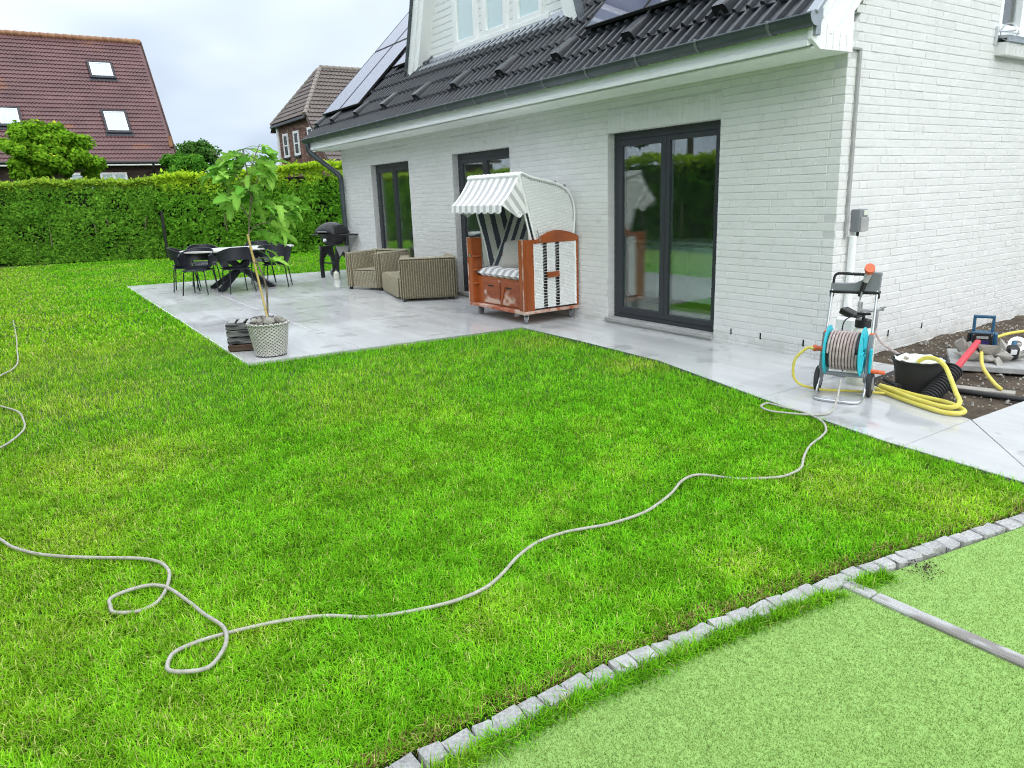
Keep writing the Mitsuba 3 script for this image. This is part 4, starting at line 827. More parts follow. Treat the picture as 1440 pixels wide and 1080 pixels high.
cents = [((-.05, -.36, 1.86), .17, 15), ((-.05, -.2, 1.98), .15, 10), ((-.02, -.02, 1.98), .18, 17), ((.0, .2, 2.0), .15, 14), ((.02, .4, 1.5), .15, 16), ((-.02, -.06, 1.62), .2, 17), ((.02, .2, 1.3), .15, 10), ((0, .1, 1.02), .1, 4), ((-.02, .06, 1.82), .2, 14), ((.0, -.25, 1.68), .16, 11)]
for c_, r_, n_ in cents:
    for j in range(n_):
        d = norm(rng.normal(0, 1, 3)); leafspots.append(pp + np.array(c_) * [1, .68, 1] + [0, .02, 0] + d * r_ * rng.uniform(.4, 1) * [1, 1, .85])
for p_ in leafspots:
    sz = rng.uniform(.13, .21); v, f = fig_leaf(sz)
    out = p_ - (pp + [0, 0, p_[2]]); az = math.atan2(out[1], out[0]) - PI / 2 + rng.normal(0, .7)
    v = v @ aim(az, rng.uniform(-.95, .45), rng.normal(0, .4)).T + p_
    a_ = rng.random(); col = (np.array([.12, .34, .04]) * (1 - a_) + np.array([.38, .62, .12]) * a_) * np.ones((len(v), 1)); col[22:] *= 1.25
    kk = _cnt.get('fig_leaf', 0); _cnt['fig_leaf'] = kk + 1
    scene['fig_tree__leaf' + (f'_{kk:03d}' if kk else '')] = mikit.ply((v, f), 'm_leaf', True, color=np.clip(col, 0, 1))
m = MB()
for p_ in leafspots:
    j = np.argmin(np.linalg.norm(stem - p_ - [0, 0, .08], axis=1)); q = stem[j] if np.linalg.norm(stem[j] - p_) < .25 else min(tips, key=lambda t_: np.linalg.norm(t_ - p_))
    if np.linalg.norm(q - p_) < .4: m.tube([q, (q + p_) / 2 + [0, 0, .02], p_], .0024, 4)
add(k + '__leaf_stalk', m, 'm_stalk'); labels[k + '__leaf_stalk'] = {'kind': 'stuff'}
k = 'wooden_crate'; tag(k, 'weathered dark slatted wooden crate beside the basket pot', 'crate'); R = rz(1.17); cp = np.array([-4.5, -3.9, 0])
for j in range(4):
    z = .012 + .078 * j; mt = 'm_crate_brown' if j == 0 else 'm_crate'
    for s in (-1, 1): piece(k + '__slat', place(MB().box((0, s * .16, z + .033), (.5, .014, .066), rx(rng.normal(0, .02)) @ ry(rng.normal(0, .006)), .003), R, cp), mt)
    for s in (-1, 1): piece(k + '__slat', place(MB().box((s * .242, 0, z + .033), (.014, .3, .066), None, .003), R, cp), mt)
for sx in (-1, 1):
    for sy in (-1, 1): piece(k + '__corner_post', place(MB().box((sx * .222, sy * .143, .16), (.028, .02, .315), None, .003), R, cp), 'm_crate')
add(k + '__bottom', place(MB().box((0, 0, .02), (.46, .3, .014)), R, cp), 'm_crate')
m = MB(); 
for t in np.linspace(-.2, .2, 5): m.box((t, 0, .318), (.07, .3, .012), rz(rng.normal(0, .04)), .003)
add(k + '__lid_board', place(m, R, cp), 'm_concrete'); add('bark_piece', place(MB().tube(spline([(.0, -.05, .335), (.1, .0, .345), (.2, .02, .338), (.24, .06, .345)], 4), [.008, .018, .02, .015, .02, .018, .012, .016, .02, .014, .01, .012, .006], 6), R, cp), 'm_crate', 40); tag('bark_piece', 'dark crumpled bark piece lying on the wooden crate', 'bark')

# ================================================================ hose reel and building clutter at the gable
k = 'hose_reel_trolley'; tag(k, 'garden hose reel trolley with turquoise drum and aluminium frame', 'hose reel')
HR = np.array([.765, -.98, 0.]); R = rz(.38)     # local x across, front -y
def H(m): return place(place(m, np.diag([.78, .93, .93])), R, HR)
def leanp(x, y, z): return (x, y + .22 * (z / .95) , z)
add(k + '__frame', H(MB().tube(spline([leanp(-.2, .1, .86), leanp(-.205, .08, .5), leanp(-.21, .06, .2), (-.21, -.0, .04), (-.2, -.12, .014), (-.13, -.17, .013), (0, -.175, .013), (.13, -.17, .013), (.2, -.12, .014), (.21, 0, .04), leanp(.21, .06, .2), leanp(.205, .08, .5), leanp(.2, .1, .86)], 6), .0125, 9)), 'm_alu', 50)
for s in (-1, 1):
    x = s * .205
    add(nk(k + '__side_arm'), H(MB().beam(leanp(x, .05, .12), leanp(x, .06, .5), .04, .05, (1, 0, 0), .008)), 'm_plastic_grey')
    w = nk(k + '__wheel'); add(w, H(MB().tube([(x + s * .03 - .022, .13, .11), (x + s * .03 - .016, .13, .11), (x + s * .03 + .016, .13, .11), (x + s * .03 + .022, .13, .11)], [.095, .108, .108, .095], 22)), 'm_rubber', 40)
    add(w + '__hub', H(MB().tube([(x + s * .03 - .025, .13, .11), (x + s * .03 + .025, .13, .11)], .055, 16)), 'm_plastic_grey', 40)
    piece(k + '__clamp', H(MB().box(leanp(x, .07, .49), (.036, .05, .04), None, .005)), 'm_orange')
    xd = s * .155
    dr_ = MB().lathe([(.04, -.01), (.185, -.01), (.2, -.004), (.2, .004), (.185, .01), (.04, .01)], (0, 0, 0), 36, None, None); dr_.v[0] = dr_.v[0][:, [2, 0, 1]]
    dr_.f[0] = dr_.f[0]; place(dr_, None, (xd, .09, .37)); add(nk(k + '__drum_flange'), H(dr_), 'm_cyan', 40)
    for a_ in np.arange(6) * PI / 3: piece(k + '__spoke', H(MB().beam((xd + s * .014, .09 + .03 * math.cos(a_), .37 + .03 * math.sin(a_)), (xd + s * .014, .09 + .165 * math.cos(a_), .37 + .165 * math.sin(a_)), .022, .012, (1, 0, 0), .003)), 'm_cyan')
add(k + '__drum_core', H(MB().tube([(-.145, .09, .37), (.145, .09, .37)], .143, 28)), 'm_black', 40)
add(k + '__cross_bar', H(MB().bx(-.2, .2, .03, .055, .17, .2, b=.005)), 'm_plastic_grey')
q = []
for i in range(9 * 20 + 1): a_ = i / 20 * 2 * PI; q.append((-.128 + .256 * i / 180, .09 - .15 * math.cos(a_), .37 + .15 * math.sin(a_)))
add('reel_hose', H(MB().tube(q, .0118, 8)), 'm_hose_brown', True); tag('reel_hose', 'pinkish brown garden hose wound round the turquoise reel drum', 'hose')
for dx, a0 in ((.05, 0), (.075, .5)): pass
# handle tray
ty = leanp(0, .1, .87)[1]
tr = MB().prism([(-.215, -.035), (.215, -.035), (.225, .11), (.13, .12), (.075, .06), (.0, .025), (-.1, .02), (-.215, .02)], .07, M=((1, 0, 0), (0, 0, 1), (0, -1, 0)), o=(0, ty + .05, .865))
add(k + '__tray', H(tr), 'm_plastic_grey'); add(k + '__tray_edge', H(MB().bx(-.225, .225, ty - .03, ty + .052, .806, .829, b=.006).bx(-.222, -.19, ty - .02, ty + .03, .77, .806, b=.004).bx(.19, .222, ty - .02, ty + .03, .77, .806, b=.004)), 'm_black')
add(k + '__handle_bar', H(MB().tube(spline([(-.2, ty, .885), (-.19, ty + .005, .945), (-.15, ty + .01, .965), (0, ty + .01, .962), (.13, ty + .01, .96)], 6), .012, 8)), 'm_black', 50)
add(k + '__inlet', H(MB().tube([(-.2, .09, .37), (-.27, .07, .375)], .02, 10).tube([(-.255, .075, .375), (-.29, .065, .378)], .026, 10)), 'm_orange', 40)
add(k + '__crank', H(MB().bx(.215, .24, .07, .11, .2, .4, b=.006)), 'm_cyan'); add(k + '__crank_grip', H(MB().tube([(.24, .09, .22), (.36, .09, .215)], [.018, .016], 10)), 'm_orange', 40)
k = 'spray_gun'; tag(k, 'water spray gun with round orange head stuck in the reel tray', 'spray gun')
a_, b_ = np.array([.055, ty - .045, .79]), np.array([.12, ty - .05, .985])
add(k + '__grip', H(MB().tube([a_, a_ + (b_ - a_) * .6], [.019, .023], 10)), 'm_black', 40); add(k + '__neck', H(MB().tube([a_ + (b_ - a_) * .6, b_], [.024, .034], 12)), 'm_concrete', 40)
add(k + '__head', H(MB().tube([b_, b_ + [.006, -.012, .022], b_ + [.012, -.03, .04]], [.034, .046, .044], 18)), 'm_orange', 40); add(k + '__trigger', H(MB().beam(a_ + [.01, -.03, -.03], a_ + [.02, -.02, .04], .01, .014, (1, 0, 0), .003)), 'm_steel')
k = 'sprayer_bottle'; tag(k, 'milky white pump sprayer bottle with black cap behind the reel', 'sprayer')
sp = np.array([.62, -.5, 0])
add(k + '__tank', MB().lathe([(0, .0), (.085, .0), (.095, .03), (.095, .34), (.085, .4), (.05, .46), (.0, .46)], sp, 24), 'm_milky', 40); add(k + '__cap', MB().tube([sp + [0, 0, .46], sp + [0, 0, .52]], .06, 16), 'm_black', 40)
add(k + '__pump_handle', MB().tube([sp + [0, 0, .52], sp + [0, 0, .56]], .012, 8).box(sp + [0, 0, .565], (.1, .025, .02), rz(.5), .005), 'm_black'); add(k + '__spray_hose', MB().tube(spline([sp + [.03, 0, .52], sp + [.0, -.08, .56], sp + [-.1, -.1, .5], sp + [-.13, -.06, .3], sp + [-.08, -.1, .1]], 6), .005, 6), 'm_black')
k = 'white_canister'; tag(k, 'white canister with black lid standing behind the hose reel drum', 'canister')
add(k + '__body', B(.32, .5, -.42, -.24, .0, .5, b=.02), 'm_white'); add(k + '__lid', MB().box((.41, -.33, .52), (.16, .1, .05), ry(.35), .006), 'm_black')
# hoses on the lawn and the terrace (z follows the grass)
HA = [(.82, -1.08, .17), (.9, -1.23, .06), (.96, -1.41, .012), (.92, -1.56, .013), (.81, -1.64, .014), (.69, -1.69, .014), (.59, -1.65, .016), (.57, -1.56, .02), (.69, -1.56, .02), (.85, -1.54, .014), (1.04, -1.62, .014), (1.15, -1.73, .015), (1.22, -1.88, .018), (1.27, -2.08, .014), (1.37, -2.28, .016), (1.48, -2.46, .02), (1.50, -2.60, .02), (1.47, -2.68, .018), (1.34, -2.82, .016), (1.19, -2.97, .018), (1.20, -3.10, .018), (1.27, -3.27, .014), (1.33, -3.44, .018), (1.36, -3.59, .018), (1.36, -3.78, .018), (1.32, -3.92, .018), (1.29, -4.02, .015), (1.30, -4.16, .015), (1.36, -4.32, .018), (1.45, -4.47, .02), (1.50, -4.59, .02), (1.51, -4.73, .02), (1.46, -4.90, .02), (1.39, -5.04, .018), (1.29, -5.18, .015), (1.23, -5.32, .014), (1.20, -5.45, .012), (1.18, -5.58, .018), (1.19, -5.66, .022), (1.22, -5.72, .026), (1.27, -5.75, .028), (1.32, -5.75, .028), (1.36, -5.70, .028), (1.38, -5.64, .028), (1.33, -5.58, .034), (1.25, -5.55, .034), (1.15, -5.54, .03), (1.01, -5.57, .028), (.87, -5.60, .028), (.71, -5.66, .03), (.63, -5.71, .026), (.61, -5.79, .024), (.64, -5.86, .022), (.70, -5.88, .02), (.75, -5.86, .014), (.79, -5.79, .008), (.78, -5.72, .012), (.73, -5.67, .02), (.64, -5.64, .028), (.54, -5.63, .028), (.42, -5.65, .028), (.31, -5.73, .026), (.16, -5.92, .026), (0, -6.08, .026), (-.16, -6.19, .026), (-.32, -6.25, .026), (-.8, -6.4, .026), (-1.5, -6.55, .026), (-1.8, -6.48, .026), (-1.95, -6.37, .026), (-2.07, -6.26, .026), (-2.24, -6.18, .026), (-2.53, -6.12, .028), (-2.76, -6.11, .028), (-3.09, -6.15, .028), (-3.47, -6.27, .026), (-3.83, -6.42, .026), (-4.05, -6.42, .026), (-4.28, -6.38, .026), (-4.80, -6.28, .026), (-5.13, -6.19, .022), (-5.53, -6.13, .018), (-6.44, -6.12, .012), (-7.7, -6.12, .008), (-9.5, -6.15, .004)]
HA = [(x, y, z if z > .04 or y > -1.75 and x < 1.1 else z - .014 - .014 * max(0, math.sin(7 * x + 3.1 * y + 1)) * (y > -5.62 or x < -1)) for x, y, z in HA]
add('garden_hose', MB().tube(spline([(x + rng.normal(0, .004), y + rng.normal(0, .004), z) for x, y, z in HA], 7), .0079, 8), 'm_hose_grey', True); tag('garden_hose', 'long pale grey garden hose snaking across the lawn in loops', 'hose')
add('supply_hose', MB().tube(spline([(.55, -1.015, .35), (.5, -1.04, .345), (.43, -1.08, .24), (.44, -1.06, .08), (.56, -.95, .02), (.75, -.8, .016), (.95, -.68, .016)], 8), .0105, 8), 'm_yellow', True); tag('supply_hose', 'thin yellow green hose looping from the reel inlet to the paving', 'hose')
YH = [(.84, -.62, .02), (1.05, -.72, .02), (1.3, -.82, .02), (1.46, -.86, .02), (1.55, -.82, .025), (1.54, -.75, .03), (1.4, -.68, .04), (1.15, -.62, .03), (.92, -.56, .03), (.86, -.6, .045), (1.0, -.68, .05), (1.25, -.79, .05), (1.48, -.84, .055), (1.53, -.8, .09), (1.46, -.72, .14), (1.36, -.6, .2), (1.26, -.48, .245), (1.16, -.4, .27), (1.06, -.36, .26), (1.0, -.35, .22)]
add('yellow_hose', MB().tube(spline(YH, 8), .0165, 10), 'm_yellow', True); tag('yellow_hose', 'thick yellow hose coiled on the paving edge and looping up over the black bucket', 'hose')
add('yellow_hose_001', MB().tube(spline([(.85, 1.02, .09), (.98, .72, .1), (1.1, .5, .05), (1.28, .28, .0), (1.4, .12, .0)], 8).tolist(), .015, 10), 'm_yellow', True); tag('yellow_hose_001', 'yellow hose end curving down from the rubble slab onto the soil', 'hose')
add('yellow_hose_002', MB().tube(spline([(.6, 1.75, .05), (.7, 1.95, .1), (.85, 2.25, .11), (1.0, 2.6, .06)], 8).tolist(), .015, 10), 'm_yellow', True); tag('yellow_hose_002', 'yellow hose arching on the ground behind the blue radio', 'hose')
m = MB().tube(spline([(.11, .56, .26), (.13, .56, .2), (.28, .4, .16), (.5, .15, .17), (.72, -.12, .2), (.9, -.32, .225)], 8).tolist(), .011, 8)
add('brown_hose', m, 'm_hose_brown', True); tag('brown_hose', 'red brown striped hose hanging from the tap into the bucket', 'hose')
# mortar bucket
k = 'mortar_bucket'; tag(k, 'black mortar bucket with pale cement crust inside', 'bucket'); bc = np.array([1.0, -.33, -.05])
add(k + '__tub', MB().lathe([(0, .0), (.125, .0), (.138, .01), (.178, .255), (.198, .28), (.2, .29), (.188, .292), (.17, .25), (.125, .03), (0, .03)], bc, 32), 'm_rubber', 40)
m = MB().lathe([(.0, .25), (.08, .255), (.14, .27), (.176, .288)], bc, 28); m.v[0] += rng.normal(0, .007, m.v[0].shape); add(k + '__cement', m, 'm_milky', 50)
# corrugated drain pipe with the red pipe
p0, p1 = np.array([1.2, -.58, -.01]), np.array([1.2, -.2, .17]); d = norm(p1 - p0); L = np.linalg.norm(p1 - p0); nn = 90; s_ = np.linspace(0, 1, nn)
add('corrugated_pipe', MB().tube(p0 + d * (s_ * L)[:, None], .058 + .008 * np.sign(np.sin(s_ * 2 * PI * 15)), 22), 'm_rubber', 30); tag('corrugated_pipe', 'black corrugated drain pipe leaning against the bucket', 'pipe')
m = MB().beam((1.17, -.22, .1), (.84, .95, .17), .045, .045, (0, 0, 1), .008); add('red_pipe', m, 'm_red'); tag('red_pipe', 'red square bar sticking out of the corrugated pipe', 'bar')
add('black_pipe', MB().tube([(1.05, -.12, -.02), (1.35, -.06, -.02), (1.62, -.02, -.015), (2.1, .1, -.01)], .02, 10), 'm_rubber', 50); tag('black_pipe', 'black pipe lying flat on the bare soil', 'pipe')
add('timber_board', MB().box((1.25, .08, -.028), (.5, .1, .02), rz(.35), .003), 'm_stone'); tag('timber_board', 'dirty board lying on the soil beside the black pipe', 'board')
for i, (p_, q_, mt) in enumerate((((.8, -.38, -.01), (.95, -.62, .02), 'm_black'), ((.72, -.3, .02), (.92, -.46, .03), 'm_rubber'))): add(nk('pipe_fitting'), MB().tube([p_, q_], .016, 10).tube([q_, np.array(q_) + [.03, -.03, .0]], .026, 12), mt, 40)
tag('pipe_fitting', 'black pipe fitting lying across the yellow hoses beside the reel', 'pipe fitting'); tag('pipe_fitting_001', 'dark pipe connector between reel wheel and bucket on the soil', 'pipe fitting')
# rubble slab, stones, radio
slab_c = np.array([.93, 1.0, 0]); R = rz(.5)
add('rubble_slab', place(MB().box((0, 0, -.0), (.62, .72, .05), None, .006), R, slab_c + [0, 0, .005]), 'm_concrete'); tag('rubble_slab', 'grey concrete slab on the soil carrying stones and a radio', 'slab')
ST = [(.76, .86, .085, .075), (.84, .8, .075, .06), (.95, .88, .07, .05), (1.02, .98, .07, .05), (1.0, .84, .06, .035), (1.1, .9, .06, .04), (1.12, 1.06, .07, .04), (.98, 1.1, .06, .05), (1.08, 1.2, .07, .05), (.9, 1.24, .06, .045), (1.16, 1.2, .05, .04), (.72, .98, .07, .06), (1.0, 1.3, .07, .06), (1.08, .8, .045, .03)]
for x, y, r_, h_ in ST:
    s_ = trimesh.convex.convex_hull(trimesh.PointCloud(rng.normal(0, 1, (14, 3)) / 1.6 * [r_, r_ * .75, h_])); s_ = s_.apply_translation([x, y, .03 - s_.bounds[0, 2]])
    key = nk('rubble_stone'); add(key, MB().mesh(s_), 'm_stone'); i_ = ST.index((x, y, r_, h_))
    tag(key, ['largest pale broken stone, standing before the radio under the red bar', 'broken stone at the front left corner of the rubble slab', 'squarish broken stone just right of the largest one on the slab'][i_] if i_ < 3 else 'small broken stone in the heap right of the radio', 'stone', 'broken stones on the rubble slab')
k = 'site_radio'; tag(k, 'dark blue building site radio with tall carrying handle on the slab', 'radio'); rc = np.array([.78, 1.16, .03]); R = rz(.42)
def RD(m): return place(m, R, rc)
add(k + '__body', RD(B(-.085, .085, -.06, .06, .0, .2, b=.012)), 'm_blue'); add(k + '__front_panel', RD(B(-.08, .08, -.078, -.0605, .03, .195, b=.006)), 'm_black'); add(k + '__display', RD(B(-.05, .05, -.083, -.0785, .06, .13, b=.002)), 'm_screen')
add(k + '__badge', RD(B(-.045, .045, -.083, -.0785, .145, .168, b=.002)), 'm_concrete'); add(k + '__side_guard', RD(B(.0855, .115, -.05, .065, .0, .19, b=.008)), 'm_blue'); add(k + '__side_guard_001', RD(B(-.115, -.0855, -.05, .065, .0, .19, b=.008)), 'm_black')
add(k + '__handle', RD(MB().bx(-.085, -.06, -.015, .02, .2, .32, b=.006).bx(.06, .085, -.015, .02, .2, .32, b=.006).bx(-.085, .085, -.0155, .0205, .32, .345, b=.007)), 'm_blue')
for sx in (-1, 1):
    for z in (.05, .18): piece(k + '__corner_screw', RD(MB().tube([(sx * .068, -.078, z), (sx * .068, -.083, z)], .007, 8)), 'm_steel')
k = 'cordless_tool'; tag(k, 'small dark power tool with white label among the stones', 'power tool'); tp = np.array([1.1, 1.0, .06]); R = rz(.6)
add(k + '__body', place(MB().box((0, 0, .05), (.09, .07, .12), rx(.3), .015), R, tp), 'm_black'); add(k + '__label', place(MB().box((0, -.046, .06), (.045, .004, .045), rx(.3)), R, tp), 'm_white'); add(k + '__grip', place(MB().tube([(0, .0, .08), (.02, .06, .13)], .02, 10), R, tp), 'm_blue', 40)
R = rz(.4) @ rx(1.0)
an2 = np.linspace(0, 2 * PI, 33)
m = MB().lathe([(.035, 0), (.07, 0), (.07, .02), (.035, .02), (.035, 0)], (0, 0, 0), 28); add('cable_reel_ring', place(m, R, (1.05, 1.2, .14)), 'm_white', 40); tag('cable_reel_ring', 'white ring leaning on the stones at the right picture edge', 'ring')

# ================================================================ hedges, shrubs, neighbouring houses
def leaf_cloud(P, N, size, cols, ratio=.55, jit=.7):
    """folded kite leaves at P with outward normals N"""
    n = len(P); N = N + rng.normal(0, jit, (n, 3)); N /= np.linalg.norm(N, axis=1, keepdims=True) + 1e-9
    a = np.cross(N, rng.normal(0, 1, (n, 3))); a /= np.linalg.norm(a, axis=1, keepdims=True) + 1e-9
    a[:, 2] -= .35; a /= np.linalg.norm(a, axis=1, keepdims=True); b = np.cross(N, a); L = size * rng.uniform(.65, 1.3, n)[:, None]
    v = np.stack([P - a * L * .5, P + b * L * ratio * .5 - N * L * .08, P + a * L * .5 - N * L * .1, P - b * L * ratio * .5 - N * L * .08], 1)
    f = (np.arange(n)[:, None, None] * 4 + np.array([[0, 1, 2], [0, 2, 3]])[None]).reshape(-1, 3)
    return v.reshape(-1, 3), f, np.repeat(np.clip(cols, 0, 1), 4, axis=0)
def ramp(a, lo, hi): return np.array(lo) * (1 - a[:, None]) + np.array(hi) * a[:, None]
def hedge(key, a, b, h0, h1, th, n, size, lo, hi, top, topw, lab, wav=.12, back=False):
    a, b = np.array(a, float), np.array(b, float); L = np.linalg.norm(b - a); t = (b - a) / L; nrm = np.array([t[1], -t[0]])
    if nrm @ (CAM[:2] - a) < 0: nrm = -nrm
    tag(key, lab, 'hedge')
    hs = lambda u: h0 + (h1 - h0) * u + (meshkit.fbm(np.stack([u * L * .9, 0 * u, 0 * u], -1), 3, 5) - .5) * .34
    nf = int(n * .72); u = rng.random(nf); v = rng.random(nf); dep = (meshkit.fbm(np.stack([u * L * 2.2, v * 5, 0 * u], -1), 3, 9) - .5) * wav * 2 - rng.exponential(.05, nf)
    H = hs(u); P1 = np.column_stack([a + (b - a) * u[:, None] + nrm * dep[:, None] - nrm * (.1 * v ** 4)[:, None], v * H]); N1 = np.tile([*nrm, .35], (nf, 1))
    nt = n - nf; u2 = rng.random(nt); w = rng.random(nt); P2 = np.column_stack([a + (b - a) * u2[:, None] - nrm * (w * th)[:, None], hs(u2) + rng.normal(0, .045, nt) + rng.exponential(.03, nt) * (rng.random(nt) < .2) + .1 * np.maximum(0, meshkit.fbm(np.stack([u2 * L * 3, w * 3, 0 * w], -1), 2, 3) - .5)]); N2 = np.tile([0, 0, 1.], (nt, 1)) + np.array([*nrm, 0]) * .3
    P, N = np.vstack([P1, P2]), np.vstack([N1, N2]); vv = np.r_[v, np.ones(nt) + .02]
    al = np.clip(.55 * meshkit.fbm(P * 2.6, 3, 2) + .6 * rng.random(n) - .1, 0, 1)
    c = ramp(al, lo, hi); k = (smooth01(1 - topw, 1.02, vv + rng.normal(0, .05, n) + .1 * (meshkit.fbm(P * 1.4, 2, 8) - .5)) * .9)[:, None]; c = c * (1 - k) + np.array(top) * rng.uniform(.7, 1.15, (n, 1)) * k
    hol = (meshkit.fbm(P * 2.1, 3, 14) > .4) | (rng.random(n) < .35) | (vv > .93); P, N, c = P[hol], N[hol], c[hol]
    ve, f, cc = leaf_cloud(P, N, size, c)
    scene[key + '__foliage'] = mikit.ply((ve, f), 'm_leaf', False, color=cc); labels[key + '__foliage'] = {'kind': 'stuff'}
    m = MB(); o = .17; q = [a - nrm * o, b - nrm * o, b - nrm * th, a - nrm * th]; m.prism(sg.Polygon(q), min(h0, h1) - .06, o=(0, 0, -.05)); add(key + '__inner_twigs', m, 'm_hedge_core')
    m = MB()
    for s_ in np.arange(.2, L, .45):
        p = a + t * s_ - nrm * .12; m.tube([(*p, 0), (*(p + rng.normal(0, .05, 2)), .6), (*(p + rng.normal(0, .1, 2)), 1.3)], .018, 5)
    add(key + '__stems', m, 'm_bark')
hedge('beech_hedge', (-24.6, -8.2), (-22.62, -1.95), 2.5, 2.34, 1.0, 36000, .105, (.03, .15, .012), (.28, .58, .06), (.42, .58, .06), .07, 'dense dark green clipped hedge on the left below the red roof')
hedge('laurel_hedge', (-22.5, -1.95), (-18.6, 4.9), 2.5, 2.8, 1.1, 21000, .155, (.03, .14, .008), (.24, .56, .05), (.5, .7, .04), .26, 'bright laurel hedge with yellow green top right of the clipped hedge', .16)
hedge('side_hedge', (-24.6, -8.3), (9, -8.6), 2.35, 2.45, 1.0, 42000, .12, (.025, .1, .01), (.12, .32, .03), (.4, .58, .04), .14, 'long clipped hedge along the lawn, mirrored in the patio door glass')
k = 'fence_post'; tag(k, 'dark slim post standing between the two hedges', 'post')
add(k, MB().bx(-22.42, -22.34, -1.9, -1.82, 0, 1.42, b=.006).bx(-22.43, -22.33, -1.91, -1.81, 1.42, 1.46, b=.006).bx(-22.4, -22.36, -1.6, -1.56, 0, .8, b=.004), 'm_black')
def crown(key, c, rad, n, size, lo, hi, tipc, lab, cat, trunk=True, nb=60, seed=1, bs=(.18, .34)):
    q = np.random.default_rng(seed); tag(key, lab, cat); c = np.array(c, float); rad = np.array(rad, float)
    d = q.normal(0, 1, (nb, 3)); d /= np.linalg.norm(d, axis=1, keepdims=True); d[:, 2] = np.where(d[:, 2] < -.55, -d[:, 2], d[:, 2])
    cc = c + d * rad * q.uniform(.3, .92, (nb, 1)); br = rad.mean() * q.uniform(*bs, nb)
    i = q.integers(0, nb, n); e = q.normal(0, 1, (n, 3)); e /= np.linalg.norm(e, axis=1, keepdims=True)
    P = cc[i] + e * (br[i] * q.uniform(.35, 1.05, n) ** .5)[:, None] * [1, 1, .75]
    N = e + [0, 0, .7] + .4 * (P - c) / rad
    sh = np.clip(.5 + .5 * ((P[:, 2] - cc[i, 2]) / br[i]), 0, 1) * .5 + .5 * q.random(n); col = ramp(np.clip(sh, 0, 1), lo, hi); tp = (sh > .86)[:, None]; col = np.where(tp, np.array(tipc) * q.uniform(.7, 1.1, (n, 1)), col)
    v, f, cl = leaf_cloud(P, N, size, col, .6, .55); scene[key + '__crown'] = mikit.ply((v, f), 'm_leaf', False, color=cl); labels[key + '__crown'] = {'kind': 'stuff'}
    m = MB()
    if trunk:
        p0 = np.array([c[0], c[1], -.05]); m.tube([p0, (p0 * .5 + c * .5), c], [.11 * rad.mean() ** .5, .08 * rad.mean() ** .5, .05], 8)
        for j in range(nb): m.tube([c * .75 + p0 * .25 + [0, 0, 0], c * .5 + cc[j] * .5, cc[j]], [.045, .03, .012], 5)
        add(key + '__trunk', m, 'm_bark', 50)
crown('maple_tree', (-26.9, -4.45, 3.3), (1.2, 1.6, 1.35), 20000, .17, (.05, .19, .012), (.3, .55, .035), (.62, .68, .06), 'round yellow green maple in front of the red roof', 'tree', seed=3, nb=85, bs=(.16, .3))
crown('maple_tree_001', (-27.2, -7.1, 2.75), (1.0, .9, .9), 7000, .15, (.04, .12, .01), (.2, .34, .03), (.5, .46, .06), 'yellow green shrub cut by the left picture edge above the hedge', 'shrub', seed=4)
crown('tall_shrub', (-27.2, -.1, 2.85), (1.1, 1.0, .8), 10000, .13, (.03, .14, .012), (.14, .38, .04), (.3, .52, .06), 'green shrub rising behind the hedges right of the red roofed house', 'shrub', seed=5)
crown('distant_tree', (-47, 4.6, 4.4), (1.4, 1.5, 1.3), 7000, .22, (.04, .13, .025), (.13, .3, .06), (.22, .4, .1), 'darker distant tree between the two neighbouring houses', 'tree', seed=6)
for i, (x, y, z, s_) in enumerate(((-14, -13, 4.6, 2.6), (-8, -14, 5.2, 3.0), (-2, -13.5, 4.5, 2.6), (-20, -14, 5, 3))):
    crown(nk('garden_tree'), (x, y, z), (s_, s_ * .8, s_), 6000, .3, (.012, .045, .006), (.04, .12, .02), (.08, .2, .03), ['dark leafy tree beyond the side hedge, second from the far end', 'dark leafy tree beyond the side hedge, tallest of the row', 'dark leafy tree beyond the side hedge nearest the camera', 'dark leafy tree beyond the side hedge at the far end'][i], 'tree', seed=20 + i)
# tiled roof sheet on a parallelogram or polygon: origin o, unit u along the eave, unit v up the slope
def roof_sheet(o, u, v, nu, nv, wave, gauge, keep=None, amp=.02, step=.035):
    nrm = np.cross(u, v); nrm = nrm / np.linalg.norm(nrm)
    if nrm[2] < 0: nrm = -nrm
    px = np.array([0, .22, .42, .62, .8]); ph = np.array([0, .55, 1.0, .6, .1]) * amp; m = MB(); V, F, n = [], [], 0
    for r in range(nv):
        ks = [k for k in range(nu) if keep is None or keep((k + .5) * wave, (r + .5) * gauge)]
        if not ks: continue
        runs = np.split(ks, np.where(np.diff(ks) > 1)[0] + 1)
        for run in runs:
            xs = np.concatenate([(k + px) * wave for k in run] + [[(run[-1] + 1) * wave]]); hh = np.concatenate([ph for _ in run] + [[0]])
            P = np.stack([o + u * xs[:, None] + v * (r * gauge + dv) + nrm * (hh + dh)[:, None] for dv, dh in ((.0, step - .03), (.0, step), (gauge * 1.1, 0.0))])
            m.grid(P)
    return m
# ---- red roofed house on the left
k = 'red_roof_house'; tag(k, 'neighbour house with large red brown tiled roof and skylights on the left', 'house')
E0 = np.array([-36.5, 1.45, 3.73]); rd = norm([.03, .9995, 0]); Rr = np.array([-41.789, 1.375, 10.08])
up = Rr - E0; vv = norm(up); Lr = np.linalg.norm(up); Wd = 22.0
o = E0 - rd * Wd; wv, gg = .155, .262; nu_, nv_ = int(Wd / wv), int(Lr / gg)
m = roof_sheet(o, rd, vv, nu_, nv_, wv, gg, None, .035, .045); add(k + '__roof', m, 'm_roof_red', 30); labels[k + '__roof'] = {'kind': 'stuff'}
nrm = norm(np.cross(rd, vv)); nrm = nrm if nrm[2] > 0 else -nrm
und = MB(); hb = np.array([-2 * (E0 - Rr)[0], -2 * (E0 - Rr)[1], 0]); far0, far1 = E0 - hb * 1.0, o - hb * 1.0
